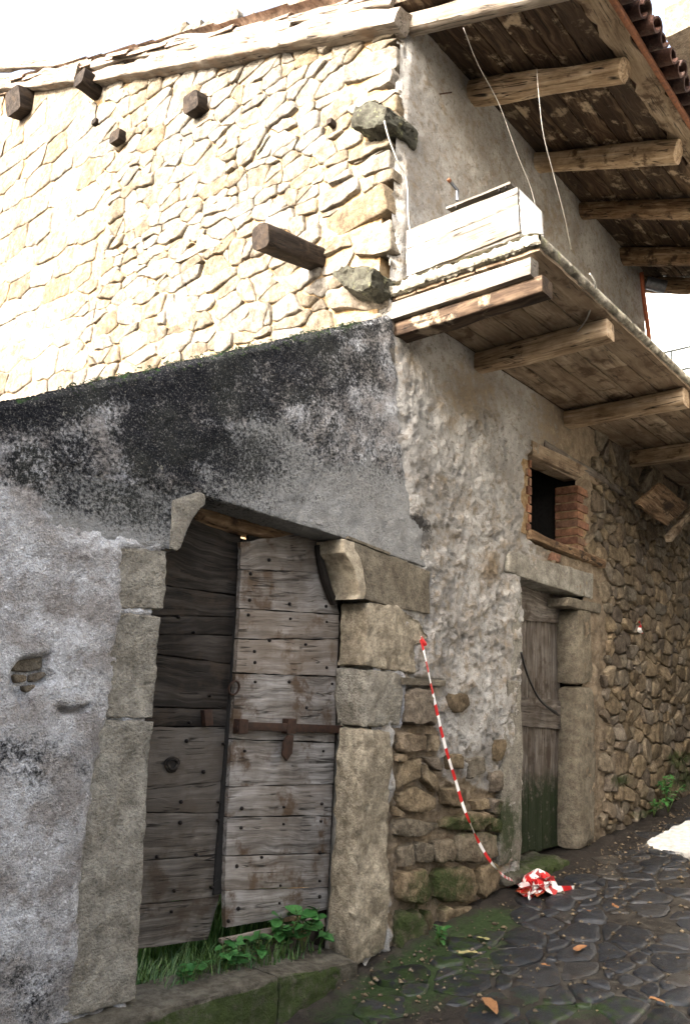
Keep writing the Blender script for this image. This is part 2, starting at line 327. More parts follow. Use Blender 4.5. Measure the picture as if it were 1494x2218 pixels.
MT = dict(
    render=m_render_coat(), house=m_house_coat(), street=m_street(), cobble=m_cobble(), tape=m_tape(),
    cream=m_stone('pale_limestone', [(0.155, 0.128, 0.092), (0.235, 0.21, 0.17), (0.185, 0.175, 0.158), (0.28, 0.26, 0.225), (0.19, 0.15, 0.10), (0.245, 0.23, 0.205)], grain=45, bump=0.7, spots=0.28, stip=0.8),
    creammortar=m_mortar('ochre_mortar', (0.20, 0.125, 0.06), (0.36, 0.27, 0.165)),
    ashlar=m_stone('grey_sandstone', [(0.27, 0.265, 0.235), (0.33, 0.32, 0.285), (0.30, 0.285, 0.245)], grain=75, bump=0.9, moss=(0.035, 0.05, 0.018), spots=0.25, mott=0.55, stip=2.2),
    lintel=m_stone('grey_lintel_stone', [(0.19, 0.19, 0.182), (0.215, 0.212, 0.20)], grain=85, bump=1.0, spots=0.6, mott=0.9, stip=2.0),
    ochre=m_stone('ochre_sandstone', [(0.36, 0.325, 0.255), (0.42, 0.375, 0.295)], grain=75, bump=0.8, moss=(0.03, 0.045, 0.015), spots=0.3, mott=0.8, stip=1.2),
    palesand=m_stone('pale_sandstone', [(0.46, 0.41, 0.32), (0.50, 0.45, 0.36)], grain=75, bump=0.7, spots=0.3, mott=0.7, stip=0.8),
    darkashlar=m_stone('blackened_sandstone', [(0.10, 0.098, 0.092), (0.13, 0.125, 0.115)], grain=75, bump=0.6, lichen=(0.26, 0.255, 0.24), spots=0.6),
    sidestone=m_stone('stained_sandstone', [(0.19, 0.172, 0.138), (0.225, 0.20, 0.155)], grain=85, bump=0.9, spots=0.4, mott=0.7, stip=1.6),
    rubble=m_stone('brown_rubble', [(0.17, 0.135, 0.09), (0.28, 0.225, 0.15), (0.21, 0.19, 0.155), (0.34, 0.27, 0.18), (0.15, 0.125, 0.10), (0.31, 0.275, 0.225)], grain=55, bump=1.0, moss=(0.035, 0.055, 0.014), spots=0.5, stip=1.0),
    sill=m_stone('mossy_sill_stone', [(0.15, 0.14, 0.115), (0.12, 0.115, 0.095)], grain=50, bump=1.0, moss=(0.035, 0.055, 0.012), spots=0.5),
    bracket=m_stone('lichen_stone', [(0.06, 0.062, 0.05), (0.08, 0.078, 0.06)], grain=60, bump=0.9, lichen=(0.16, 0.16, 0.09), spots=0.5),
    brick=m_stone('red_brick', [(0.26, 0.12, 0.07), (0.32, 0.175, 0.11), (0.22, 0.11, 0.075), (0.30, 0.20, 0.14)], grain=90, bump=0.5, spots=0.4),
    paletile=m_stone('faded_tile', [(0.34, 0.25, 0.20), (0.40, 0.33, 0.28), (0.30, 0.22, 0.18)], grain=60, bump=0.6, spots=0.5),
    lichenslab=m_stone('lichen_cement', [(0.36, 0.35, 0.30), (0.40, 0.38, 0.32)], grain=40, bump=1.0, lichen=(0.30, 0.29, 0.17), spots=0.5),
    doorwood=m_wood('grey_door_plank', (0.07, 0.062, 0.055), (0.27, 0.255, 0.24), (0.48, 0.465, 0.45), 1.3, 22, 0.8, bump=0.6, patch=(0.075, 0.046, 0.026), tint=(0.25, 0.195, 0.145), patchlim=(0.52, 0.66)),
    darkdoor=m_wood('dark_door_plank', (0.007, 0.006, 0.0055), (0.028, 0.024, 0.021), (0.085, 0.074, 0.064), 1.3, 22, 0.9, bump=0.6, patch=(0.04, 0.03, 0.022)),  # upper left leaf: deep shade and soot both put into this near-black
    lowdoor=m_wood('brown_door_plank', (0.035, 0.03, 0.026), (0.115, 0.104, 0.092), (0.25, 0.232, 0.21), 1.3, 22, 0.9, bump=0.7, patch=(0.05, 0.036, 0.025), tint=(0.085, 0.074, 0.063)),
    rafter=m_wood('brown_rafter', (0.03, 0.017, 0.01), (0.22, 0.14, 0.08), (0.50, 0.38, 0.25), 2.0, 18, 1.0, bump=1.0, patch=(0.035, 0.022, 0.014), patchlim=(0.52, 0.62)),
    joist=m_wood('bounce_lit_joist', (0.14, 0.085, 0.045), (0.48, 0.36, 0.235), (0.68, 0.56, 0.42), 1.6, 16, 1.0, bump=0.9, patch=(0.06, 0.036, 0.02), patchlim=(0.58, 0.70)),  # golden bounce from the street put into the wood's colour
    board=m_wood('shade_brown_board', (0.010, 0.006, 0.004), (0.055, 0.033, 0.02), (0.20, 0.14, 0.09), 1.2, 14, 0.9, bump=0.8, patch=(0.38, 0.30, 0.21), tint=(0.04, 0.028, 0.02), patchlim=(0.54, 0.66)),  # deep shadow under the eaves put into this darkened brown
    paleboard=m_wood('pale_board', (0.10, 0.07, 0.045), (0.32, 0.25, 0.175), (0.52, 0.44, 0.34), 1.2, 14, 0.8, bump=0.6, patch=(0.05, 0.028, 0.015), tint=(0.16, 0.11, 0.07), patchlim=(0.52, 0.64)),
    white=m_wood('bleached_timber', (0.11, 0.092, 0.076), (0.22, 0.205, 0.18), (0.31, 0.295, 0.27), 1.2, 15, 0.9, bump=0.5, patch=(0.20, 0.155, 0.115)),
    verge=m_wood('weathered_verge_timber', (0.10, 0.08, 0.062), (0.27, 0.235, 0.195), (0.38, 0.345, 0.30), 1.0, 14, 1.0, bump=0.8, patch=(0.17, 0.125, 0.09)),
    darkwood=m_wood('blackened_timber', (0.009, 0.007, 0.006), (0.026, 0.019, 0.014), (0.07, 0.055, 0.044), 2.0, 16, 1.0, bump=1.0, patch=(0.05, 0.034, 0.022)),
    smalldoor=m_wood('grey_brown_plank', (0.055, 0.047, 0.040), (0.15, 0.132, 0.115), (0.29, 0.265, 0.24), 1.6, 26, 0.8, bump=0.6, patch=(0.05, 0.036, 0.026), moss=(0.012, 0.022, 0.007)),
    iron=m_plain('rusty_iron', (0.055, 0.028, 0.018), 0.75, 0.4, c2=(0.025, 0.016, 0.013), bump=0.5),
    nail=m_plain('iron_nail', (0.022, 0.018, 0.016), 0.6, 0.6),
    rust=m_plain('rusted_gutter', (0.22, 0.085, 0.035), 0.75, 0.2, c2=(0.11, 0.045, 0.025), scale=30),
    copper=m_plain('copper_pipe', (0.40, 0.115, 0.05), 0.45, 0.5, c2=(0.26, 0.08, 0.04)),
    zinc=m_plain('zinc_pipe', (0.16, 0.17, 0.19), 0.45, 0.6),
    rubber=m_plain('black_rubber', (0.008, 0.008, 0.009), 0.45, 0.0),
    wire=m_plain('pale_wire', (0.42, 0.40, 0.36), 0.5, 0.2),
    tile=m_stone('clay_roof_tile', [(0.065, 0.03, 0.022), (0.09, 0.046, 0.034), (0.04, 0.022, 0.02), (0.12, 0.08, 0.066)], grain=60, bump=0.6, spots=0.6),
    sunpatch=m_plain('sun_patch_pale', (0.34, 0.33, 0.305), 0.9, 0.0, var=0.4, scale=14),
    black=m_plain('dark_interior', (0.02, 0.018, 0.016), 1.0, 0.0),
    whitewash=m_plain('white_render', (0.74, 0.73, 0.70), 0.9, 0.0, var=0.08),
    greyrender=m_mortar('grey_render', (0.36, 0.34, 0.30), (0.46, 0.44, 0.40)),
    paint=m_plain('white_painted_wood', (0.66, 0.655, 0.64), 0.55, 0.0, var=0.12),
    glass=m_plain('window_glass', (0.02, 0.025, 0.03), 0.08, 0.0, bump=0.0, spec=0.6),
    railing=m_plain('dark_railing_paint', (0.03, 0.035, 0.035), 0.5, 0.3),
    grass=m_leaf('grass_blades', (0.016, 0.075, 0.016), (0.085, 0.15, 0.03)),
    leaf=m_leaf('weed_leaf', (0.03, 0.12, 0.025), (0.06, 0.18, 0.045)),
    stem=m_leaf('weed_stem', (0.07, 0.13, 0.03), (0.10, 0.12, 0.04)),
    mossm=m_leaf('wall_moss', (0.012, 0.026, 0.008), (0.025, 0.045, 0.012), 0.9),
    dry=m_leaf('dry_leaf', (0.22, 0.085, 0.03), (0.32, 0.17, 0.075), 0.7),
    paleleaf=m_leaf('faded_leaf', (0.30, 0.28, 0.12), (0.36, 0.30, 0.15), 0.7),
    redcloth=m_plain('red_rag', (0.42, 0.08, 0.03), 0.7, 0.0, bump=0.3),
)

# ------------------------------------------------------------------ object helpers
ORG = {}
def link(o, parent=None, org=(0, 0, 0)):
    col.objects.link(o); org = np.asarray(org, float); ORG[o.name] = org
    if parent is not None:
        o.parent = parent; o.location = tuple(org-ORG[parent.name])
    else: o.location = tuple(org)
    return o
def thing(name, label, cat, loc, group=None):
    o = bpy.data.objects.new(name, None); o.empty_display_size = 0.2
    link(o, None, loc); o['label'] = label; o['category'] = cat
    if group: o['group'] = group
    return o
def tag(o, label, cat, group=None):
    o['label'] = label; o['category'] = cat
    if group: o['group'] = group
    return o
def mobj(name, verts, faces, mat, parent=None, smooth=True, gc=None, mask=None, sharp=None):
    v = np.asarray(verts, float); org = np.array([v[:, 0].mean(), v[:, 1].mean(), v[:, 2].min()])
    me = bpy.data.meshes.new(name)
    v = v-org
    if isinstance(faces, np.ndarray):
        nf, k = faces.shape
        me.vertices.add(len(v)); me.vertices.foreach_set('co', v.astype(np.float32).ravel())
        me.loops.add(nf*k); me.loops.foreach_set('vertex_index', faces.astype(np.int32).ravel())
        me.polygons.add(nf); me.polygons.foreach_set('loop_start', np.arange(0, nf*k, k, dtype=np.int32))
        try: me.polygons.foreach_set('loop_total', np.full(nf, k, dtype=np.int32))
        except Exception: pass
        me.update(calc_edges=True)
    else:
        me.from_pydata(v.tolist(), [], faces)
    me.polygons.foreach_set('use_smooth', np.full(len(me.polygons), bool(smooth)))
    if gc is not None:
        a = me.attributes.new('gc', 'FLOAT_VECTOR', 'POINT'); a.data.foreach_set('vector', np.asarray(gc, np.float32).ravel())
    if mask is not None:
        a = me.attributes.new('mask', 'FLOAT_COLOR', 'POINT')
        mk = np.asarray(mask, np.float32)
        if mk.ndim == 1: mk = np.tile(mk, (len(v), 1))
        a.data.foreach_set('color', np.column_stack([mk, np.ones(len(mk), np.float32)]).astype(np.float32).ravel())
    me.materials.append(MT[mat] if isinstance(mat, str) else mat)
    if smooth and sharp: me.set_sharp_from_angle(angle=math.radians(sharp))
    o = bpy.data.objects.new(name, me)
    return link(o, parent, org)

class Acc:                                                  # collects several shapes into one mesh
    def __init__(s): s.v, s.f, s.g = [], [], []; s.n = 0
    def add(s, v, f, g=None):
        v = np.asarray(v, float); s.v.append(v); s.f += [tuple(i+s.n for i in q) for q in f]; s.n += len(v)
        s.g.append(np.asarray(g, float) if g is not None else v)
    def build(s, name, mat, parent=None, smooth=True, mask=None, sharp=None):
        return mobj(name, np.vstack(s.v), s.f, mat, parent, smooth, np.vstack(s.g), mask, sharp)

def box(x0, x1, y0, y1, z0, z1):
    v = [(x, y, z) for z in (z0, z1) for y in (y0, y1) for x in (x0, x1)]
    return v, [(0, 2, 3, 1), (4, 5, 7, 6), (0, 1, 5, 4), (2, 6, 7, 3), (0, 4, 6, 2), (1, 3, 7, 5)]
def tube(pts, r, n=8, cap=True):
    pts = [np.asarray(p, float) for p in pts]; rs = r if hasattr(r, '__len__') else [r]*len(pts)
    v, f, g = [], [], []; L = 0; up = np.array([0.13, 0.21, 0.97])
    for i, p in enumerate(pts):
        t = pts[min(i+1, len(pts)-1)]-pts[max(i-1, 0)]; t = t/(np.linalg.norm(t)+1e-9)
        a = np.cross(t, up); a /= np.linalg.norm(a)+1e-9; b = np.cross(t, a)
        if i: L += np.linalg.norm(p-pts[i-1])
        for k in range(n):
            th = 2*math.pi*k/n; v.append(p+rs[i]*(math.cos(th)*a+math.sin(th)*b)); g.append((L, rs[i]*math.cos(th), rs[i]*math.sin(th)))
    for i in range(len(pts)-1):
        for k in range(n): f.append((i*n+k, i*n+(k+1) % n, (i+1)*n+(k+1) % n, (i+1)*n+k))
    if cap: f.append(tuple(range(n-1, -1, -1))); f.append(tuple((len(pts)-1)*n+k for k in range(n)))
    return v, f, g
def curve(pts, n=24):                                        # Catmull-Rom through pts
    P = [np.asarray(p, float) for p in pts]; P = [2*P[0]-P[1]]+P+[2*P[-1]-P[-2]]; out = []
    m = len(P)-3
    for i in range(n):
        s = i/(n-1)*m; k = min(int(s), m-1); t = s-k; a, b, c, d = P[k:k+4]
        out.append(0.5*((2*b)+(-a+c)*t+(2*a-5*b+4*c-d)*t*t+(-a+3*b-3*c+d)*t**3))
    return out

def beam_data(p0, p1, w, h, nl=24, rnd=0.35, gnarl=0.012, seed=0, up=(0, 0, 1), taper=1.0, bow=0.0):
    """a hewn timber from p0 to p1 (w across, h along up): rounded section, uneven faces"""
    p0, p1 = np.asarray(p0, float), np.asarray(p1, float); t = p1-p0; L = np.linalg.norm(t); t /= L
    up = np.asarray(up, float); a = np.cross(t, up); a /= np.linalg.norm(a); b = np.cross(a, t)
    sec = []; r = rnd*min(w, h)/2
    for cxs, czs, a0 in ((1, 1, 0), (-1, 1, 90), (-1, -1, 180), (1, -1, 270)):
        for da in (0, 45, 90):
            th = math.radians(a0+da); sec.append((cxs*(w/2-r)+r*math.cos(th), czs*(h/2-r)+r*math.sin(th)))
    sec = np.array(sec)
    # extra points along the flats
    s2 = []
    for i in range(len(sec)):
        s2.append(sec[i]); q = sec[(i+1) % len(sec)]
        if np.hypot(*(q-sec[i])) > 0.25*min(w, h): s2.append((sec[i]+q)/2)
    sec = np.array(s2); n = len(sec); v, g = [], []
    for i in range(nl+1):
        s = i/nl; k = 1+(taper-1)*s
        c = p0+t*L*s+b*bow*4*s*(1-s)
        for (x, z) in sec: v.append(c+a*x*k+b*z*k); g.append((s*L, x+seed*1.7, z+seed*0.7))
    v = np.array(v); g = np.array(g)
    d = fbm(np.column_stack([g[:, 0]*3.0, g[:, 1]*14, g[:, 2]*14]), 1.0, 3, seed+5)
    d2 = vnoise(np.column_stack([g[:, 0]*1.3, g[:, 1]*4, g[:, 2]*4]), seed+9)
    ctr = np.repeat(np.array([v[i*n:(i+1)*n].mean(0) for i in range(nl+1)]), n, axis=0)
    dirv = v-ctr; dirv /= np.linalg.norm(dirv, axis=1)[:, None]+1e-9
    v = v+dirv*(d*gnarl+d2*gnarl*1.2)[:, None]
    f = []
    for i in range(nl):
        for k in range(n): f.append((i*n+k, i*n+(k+1) % n, (i+1)*n+(k+1) % n, (i+1)*n+k))
    c0, c1 = len(v), len(v)+1
    v = np.vstack([v, v[:n].mean(0)-t*0.004, v[nl*n:nl*n+n].mean(0)+t*0.004]); g = np.vstack([g, g[:n].mean(0), g[nl*n:nl*n+n].mean(0)])
    for k in range(n): f.append((c0, (k+1) % n, k)); f.append((c1, nl*n+k, nl*n+(k+1) % n))
    return v, f, g
def beam(name, mat, parent, *a, **k):
    v, f, g = beam_data(*a, **k); return mobj(name, v, f, mat, parent, True, g, (0, 0, 0), 45)

def plank_data(q00, q10, q11, q01, th, nx=14, ny=4, seed=0, edge=0.004, warp=0.004, flip=False):
    """board: q00->q10 is its length, q00->q01 its width, thickness th behind the face"""
    q00, q10, q11, q01 = [np.asarray(q, float) for q in (q00, q10, q11, q01)]
    nrm = np.cross(q10-q00, q01-q00); nrm /= np.linalg.norm(nrm)
    if flip: nrm = -nrm
    L = np.linalg.norm(q10-q00); Wd = np.linalg.norm(q01-q00)
    v, g = [], []; rs = np.random.RandomState(seed+100)
    for j in range(ny+1):
        for i in range(nx+1):
            s, t = i/nx, j/ny
            p = q00*(1-s)*(1-t)+q10*s*(1-t)+q11*s*t+q01*(1-s)*t
            v.append(p); g.append((s*L, t*Wd+seed*0.37, seed*0.11))
    v = np.array(v); g = np.array(g); nv = len(v)
    wl = (q10-q00)/L; ww = (q01-q00)/Wd
    jit = vnoise(np.column_stack([g[:, 0]*9, np.round(g[:, 1]/Wd*2)*3+seed, np.full(nv, seed*1.3)]), 3)+0.5*vnoise(np.column_stack([g[:, 0]*30, np.round(g[:, 1]/Wd*2)*3+seed, np.full(nv, seed*1.3)]), 4)
    onE = np.array([(j == 0) or (j == ny) for j in range(ny+1) for i in range(nx+1)])
    v = v+ww*(jit*edge*onE)[:, None]
    onX = np.array([(i == 0) or (i == nx) for j in range(ny+1) for i in range(nx+1)])
    jx = vnoise(np.column_stack([g[:, 1]*40, g[:, 0], np.full(nv, seed*2.1)]), 8)
    v = v+wl*(jx*edge*1.4*onX)[:, None]
    wz = fbm(np.column_stack([g[:, 0]*2.2, g[:, 1]*5, np.full(nv, seed*0.9)]), 1.0, 3, 21)*warp
    drop = np.array([0.004 if (j in (0, ny) or i in (0, nx)) else 0.0 for j in range(ny+1) for i in range(nx+1)])
    front = v+nrm*(wz-drop)[:, None]; back = v-nrm*th
    V = np.vstack([front, back]); Gc = np.vstack([g, g+np.array([0, 0, th])])
    f = []; w = nx+1
    for j in range(ny):
        for i in range(nx):
            a = j*w+i; f.append((a, a+1, a+w+1, a+w)); f.append((nv+a, nv+a+w, nv+a+w+1, nv+a+1))
    for i in range(nx):
        a = i; f.append((a+1, a, nv+a, nv+a+1)); a = ny*w+i; f.append((a, a+1, nv+a+1, nv+a))
    for j in range(ny):
        a = j*w; f.append((a, a+w, nv+a+w, nv+a)); a = j*w+nx; f.append((a+w, a, nv+a, nv+a+w))
    if flip: f = [tuple(reversed(q)) for q in f]
    return V, f, Gc
def plank(name, mat, parent, *a, maskfn=None, **k):
    v, f, g = plank_data(*a, **k); return mobj(name, v, f, mat, parent, True, g, maskfn(v) if maskfn else (0, 0, 0), 40)

def block(name, mat, parent, front, dvec, bev=0.015, res=0.09, rough=0.008, seed=0, mask=(0, 0, 0), sharp=38, rscale=7.0, maskfn=None):
    """a dressed or split stone: 3D outline of its front face pushed back by dvec, edges worn, faces uneven"""
    bm = bmesh.new(); vs_ = [bm.verts.new(tuple(p)) for p in front]; fc = bm.faces.new(vs_)
    r = bmesh.ops.extrude_face_region(bm, geom=[fc]); nv = [e for e in r['geom'] if isinstance(e, bmesh.types.BMVert)]
    bmesh.ops.translate(bm, verts=nv, vec=Vector(tuple(dvec)))
    bmesh.ops.recalc_face_normals(bm, faces=bm.faces)
    if bev > 0:
        bmesh.ops.bevel(bm, geom=[e for e in bm.edges if e.calc_face_angle(0) > 0.5], offset=bev, segments=2, affect='EDGES', profile=0.6, clamp_overlap=True)
    bmesh.ops.triangulate(bm, faces=bm.faces)
    for k in range(6):
        es = [e for e in bm.edges if e.calc_length() > res]
        if not es: break
        bmesh.ops.subdivide_edges(bm, edges=es, cuts=1)
        bmesh.ops.triangulate(bm, faces=[f for f in bm.faces if len(f.verts) > 3])
    bm.normal_update()
    v = np.array([x.co[:] for x in bm.verts]); nn = np.array([x.normal[:] for x in bm.verts])
    d = fbm(v, rscale, 4, seed)*rough*1.5+vnoise(v*2.3, seed+3)*rough*1.2
    d = d-np.abs(fbm(v, rscale*2.6, 3, seed+8))*rough*1.3
    v = v+nn*d[:, None]
    f = [tuple(x.index for x in q.verts) for q in bm.faces]
    for i, x in enumerate(bm.verts): x.index = i
    f = [tuple(x.index for x in q.verts) for q in bm.faces]; bm.free()
    mk = maskfn(v) if maskfn else mask
    return mobj(name, v, f, mat, parent, True, v, mk, sharp)

# --- rubble: cells of an uneven pattern, each turned into a split stone
def clip_half(poly, px, py, nx, ny):                         # keep where (p-P).n <= 0
    out = []; m = len(poly)
    for i in range(m):
        a, b = poly[i], poly[(i+1) % m]; da = (a[0]-px)*nx+(a[1]-py)*ny; db = (b[0]-px)*nx+(b[1]-py)*ny
        if da <= 0: out.append(a)
        if (da < 0 < db) or (db < 0 < da):
            t = da/(da-db); out.append((a[0]+t*(b[0]-a[0]), a[1]+t*(b[1]-a[1])))
    return out
def cells(seeds, rmax, var=0.0, seed=0):
    s = np.array(seeds); res = []; wt = np.random.RandomState(seed+11).uniform(0, 1, len(s))**2*var
    for i, (x, y) in enumerate(s):
        d = np.hypot(s[:, 0]-x, s[:, 1]-y); idx = np.argsort(d)[1:26]
        poly = [(x-rmax, y-rmax), (x+rmax, y-rmax), (x+rmax, y+rmax), (x-rmax, y+rmax)]
        for j in idx:
            if d[j] > 2.9*rmax: break
            qx, qy = s[j]; t = 0.5+np.clip((wt[i]-wt[j])/(2*d[j]**2+1e-6), -0.38, 0.38); poly = clip_half(poly, x+(qx-x)*t, y+(qy-y)*t, qx-x, qy-y)
            if len(poly) < 3: break
        res.append(poly)
    return res
def parea(p): return 0.5*sum(p[i][0]*p[(i+1) % len(p)][1]-p[(i+1) % len(p)][0]*p[i][1] for i in range(len(p)))
def cut_by(poly, seed, hole):                                # push a cell off a convex hand-placed outline
    if parea(hole) < 0: hole = hole[::-1]
    n = len(hole); best = None
    for i in range(n):
        x0, y0 = hole[i]; x1, y1 = hole[(i+1) % n]; ex, ey = x1-x0, y1-y0; L = math.hypot(ex, ey)+1e-9
        d = ((seed[0]-x0)*ey-(seed[1]-y0)*ex)/L
        if best is None or d > best[0]: best = (d, x0, y0, -ey/L, ex/L)
    d, x0, y0, nx, ny = best
    if d < 0: return None
    return clip_half(poly, x0, y0, nx, ny)
def stone_data(poly, frame, joint=0.012, proud=0.05, back=0.10, seed=0, edge=0.25, dome=1.0, tilt=1.0):
    """poly in wall metres (u,v); frame = (origin, U, V, N out of the wall)"""
    rs = random.Random(seed); O, U, V, N = frame
    P = np.array(poly); c = P.mean(0)
    if parea(poly) < 0: P = P[::-1]
    # drop tiny edges
    Q = [P[0]]
    for p in P[1:]:
        if np.hypot(*(p-Q[-1])) > 0.02: Q.append(p)
    P = np.array(Q)
    if len(P) < 3: return None
    c = P.mean(0)
    dist = np.hypot(*(P-c).T)+1e-6
    P = c+(P-c)*(1-np.minimum(0.45, joint*1.25/dist))[:, None]
    # cut corners -> rounded outline
    out = []
    for i in range(len(P)):
        a, b = P[i], P[(i+1) % len(P)]; k = rs.uniform(0.05, edge+0.06); out.append(a+(b-a)*k); k = rs.uniform(0.05, edge+0.06); out.append(b+(a-b)*k)
    fine = []
    for i in range(len(out)):
        a, b = out[i], out[(i+1) % len(out)]; fine.append(a); el = np.hypot(*(b-a))
        if el > 0.075:
            m_ = 2 if el > 0.18 else 1
            for q_ in range(1, m_+1):
                t_ = q_/(m_+1); fine.append(a+(b-a)*t_+np.array([b[1]-a[1], a[0]-b[0]])/el*rs.gauss(-0.004, 0.035)*min(el, .25))
    out = fine
    P = np.array(out); L = math.sqrt(max(parea([tuple(p) for p in P]), 1e-4))
    P = P+np.array([[rs.gauss(0, 1), rs.gauss(0, 1)] for _ in P])*L*0.016
    n = len(P); rings = []
    tx, ty = rs.gauss(0, 0.07)*tilt, rs.gauss(0, 0.12)*tilt
    def hgt(p, base): return base+((p-c) @ np.array([tx, ty]))
    levels = [(1.0, -back, 0), (1.0, proud*0.35, 1), (1-0.05*dome, proud*0.86, 1), (1-0.15*dome, proud*1.0, 1), (0.48, proud*1.03, 1)]
    v = []
    for k, (sc, h, mv) in enumerate(levels):
        for i, p in enumerate(P):
            q = c+(p-c)*sc; hh = hgt(q, h) if mv else h
            hh += rs.gauss(0, 0.055*proud*(k > 1))
            v.append((q[0], q[1], hh))
    v.append((c[0], c[1], hgt(c, proud*(1.05+rs.gauss(0, 0.08)))))
    v = np.array(v)
    nz = fbm(np.column_stack([v[:, 0], v[:, 1], np.full(len(v), seed*0.31)]), 9.0, 3, seed % 97)
    v[n*2:, 2] += nz[n*2:]*proud*0.45
    W = O+v[:, :1]*U+v[:, 1:2]*V+v[:, 2:3]*N
    f = []
    for k in range(len(levels)-1):
        for i in range(n): f.append((k*n+i, k*n+(i+1) % n, (k+1)*n+(i+1) % n, (k+1)*n+i))
    kk = (len(levels)-1)*n; cc = len(v)-1
    for i in range(n): f.append((kk+i, kk+(i+1) % n, cc))
    if np.dot(np.cross(U, V), N) < 0: f = [tuple(reversed(q)) for q in f]
    return W, f
def emit_stones(polys, frame, mat, parent, name='stone', limit=300, weight=None, maskfn=None, matfn=None, **kw):
    items = []
    for i, p in enumerate(polys):
        kk = {k: (x(p) if callable(x) else x) for k, x in kw.items()}
        r = stone_data(p, frame, seed=i*7+3, **kk)
        if r is None: continue
        items.append((weight(p) if weight else abs(parea(p)), r, p))
    items.sort(key=lambda t: -t[0]); rest = Acc(); nrest = 0; rm = []
    for k, (w, (v, f), p) in enumerate(items):
        mk = maskfn(v) if maskfn else (0, 0, 0)
        if k < limit:
            mobj(name, v, f, (matfn(p) if matfn else mat), parent, True, v, mk, 55)
        else: rest.add(v, f); nrest += 1; rm.append(np.tile(mk, (len(v), 1)) if np.ndim(mk) == 1 else mk)
    if nrest:
        o = rest.build(name+'_rest', mat, parent, True, np.vstack(rm), 55); o['kind'] = 'stuff'
    return len(items)

EX, EY, EZ = np.eye(3)
def lerp_(a_, b_, t_): return np.asarray(a_)+(np.asarray(b_)-np.asarray(a_))*t_
FS = (np.zeros(3), EX, EZ, -EY)                              # street facade
FG = (np.array([XC, 0, 0]), EY, EZ, -EX)                     # gable
def px_poly(pts, y=0.0): return [S(*p, y) for p in pts]
def uvS(pts): return [(q[0], q[2]) for q in px_poly(pts)]
def uvG(pts): return [(q[1], q[2]) for q in (G(*p) for p in pts)]
def moss_px(v):
    """where the photograph shows green growth on the street side, by place on the wall"""
    px, py = proj(v); g = 0*px
    for a in ((1000, 1785, 80, 35), (960, 1915, 90, 70), (880, 2020, 60, 70), (1095, 1790, 30, 90), (1480, 1690, 45, 35), (1470, 1640, 40, 20),
              (1345, 1690, 30, 20), (1400, 1765, 50, 15), (1260, 1830, 40, 50), (450, 2180, 260, 60), (700, 2140, 90, 40), (1170, 1780, 40, 70), (1180, 1880, 80, 30)):
        g = g+blob(px, py, *a)
    g = np.clip(0.8*g, 0, 0.8); return np.column_stack([0*g, g, 0*g])

# ================================================================== ground
def axis(dense0, dense1, step, far0, far1):
    a = list(np.arange(dense0, dense1+1e-6, step)); lo, hi = [], []
    x, d = dense0, step
    while x > far0: d *= 1.35; x -= d; lo.append(x)
    x, d = dense1, step
    while x < far1: d *= 1.35; x += d; hi.append(x)
    return np.array(lo[::-1]+a+hi)
gxs, gys = axis(3.0, 12.0, 0.03, -300, 400), axis(-3.2, 0.9, 0.03, -300, 400)
GX, GY = np.meshgrid(gxs, gys); gx, gy = GX.ravel(), GY.ravel()
def ground_z(x, y):
    z = gz(x)
    yard = sstep(0.10, 0.2, y)*(1-sstep(4.5, 4.62, x))
    z = z*(1-yard)+np.maximum(z, 0.10)*yard
    near = np.exp(-((x-6)/7.0)**2-((y+1)/5.0)**2)
    p = np.column_stack([x, y, 0*x])
    z = z+near*(fbm(p, 2.1, 3, 40)*0.014+fbm(p, 14, 4, 41)*0.014)
    z = z-0.03*np.exp(-((y+0.28)/0.16)**2)*sstep(4.9, 4.5, x)      # gutter under the threshold
    z = z+0.03*np.exp(-((y+0.02)/0.14)**2)*sstep(4.7, 5.4, x)
    return z
gv = np.column_stack([gx, gy, ground_z(gx, gy)])
w = len(gxs); idx = np.arange(len(gx)).reshape(len(gys), w)
gf = np.column_stack([idx[:-1, :-1].ravel(), idx[:-1, 1:].ravel(), idx[1:, 1:].ravel(), idx[1:, :-1].ravel()])
gmk = np.zeros((len(gx), 3))
vis = (gx > 2.6) & (gx < 13) & (gy > -3.4) & (gy < 2)
ppx, ppy = proj(gv[vis])
gg = .9*blob(ppx, ppy, 820, 2170, 260, 80, -20)+.75*blob(ppx, ppy, 980, 2040, 150, 60, -25)+.35*blob(ppx, ppy, 1150, 2100, 250, 90)+0.5*blob(ppx, ppy, 1080, 1990, 70, 30)+0.5*blob(ppx, ppy, 1440, 1730, 80, 30)+.7*blob(ppx, ppy, 1250, 2190, 200, 30)
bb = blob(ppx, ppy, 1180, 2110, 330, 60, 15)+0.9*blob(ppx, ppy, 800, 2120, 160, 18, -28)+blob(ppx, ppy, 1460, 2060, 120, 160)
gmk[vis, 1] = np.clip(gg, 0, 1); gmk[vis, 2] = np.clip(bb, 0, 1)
street = mobj('street', gv, gf, 'street', None, True, None, gmk); street['kind'] = 'structure'

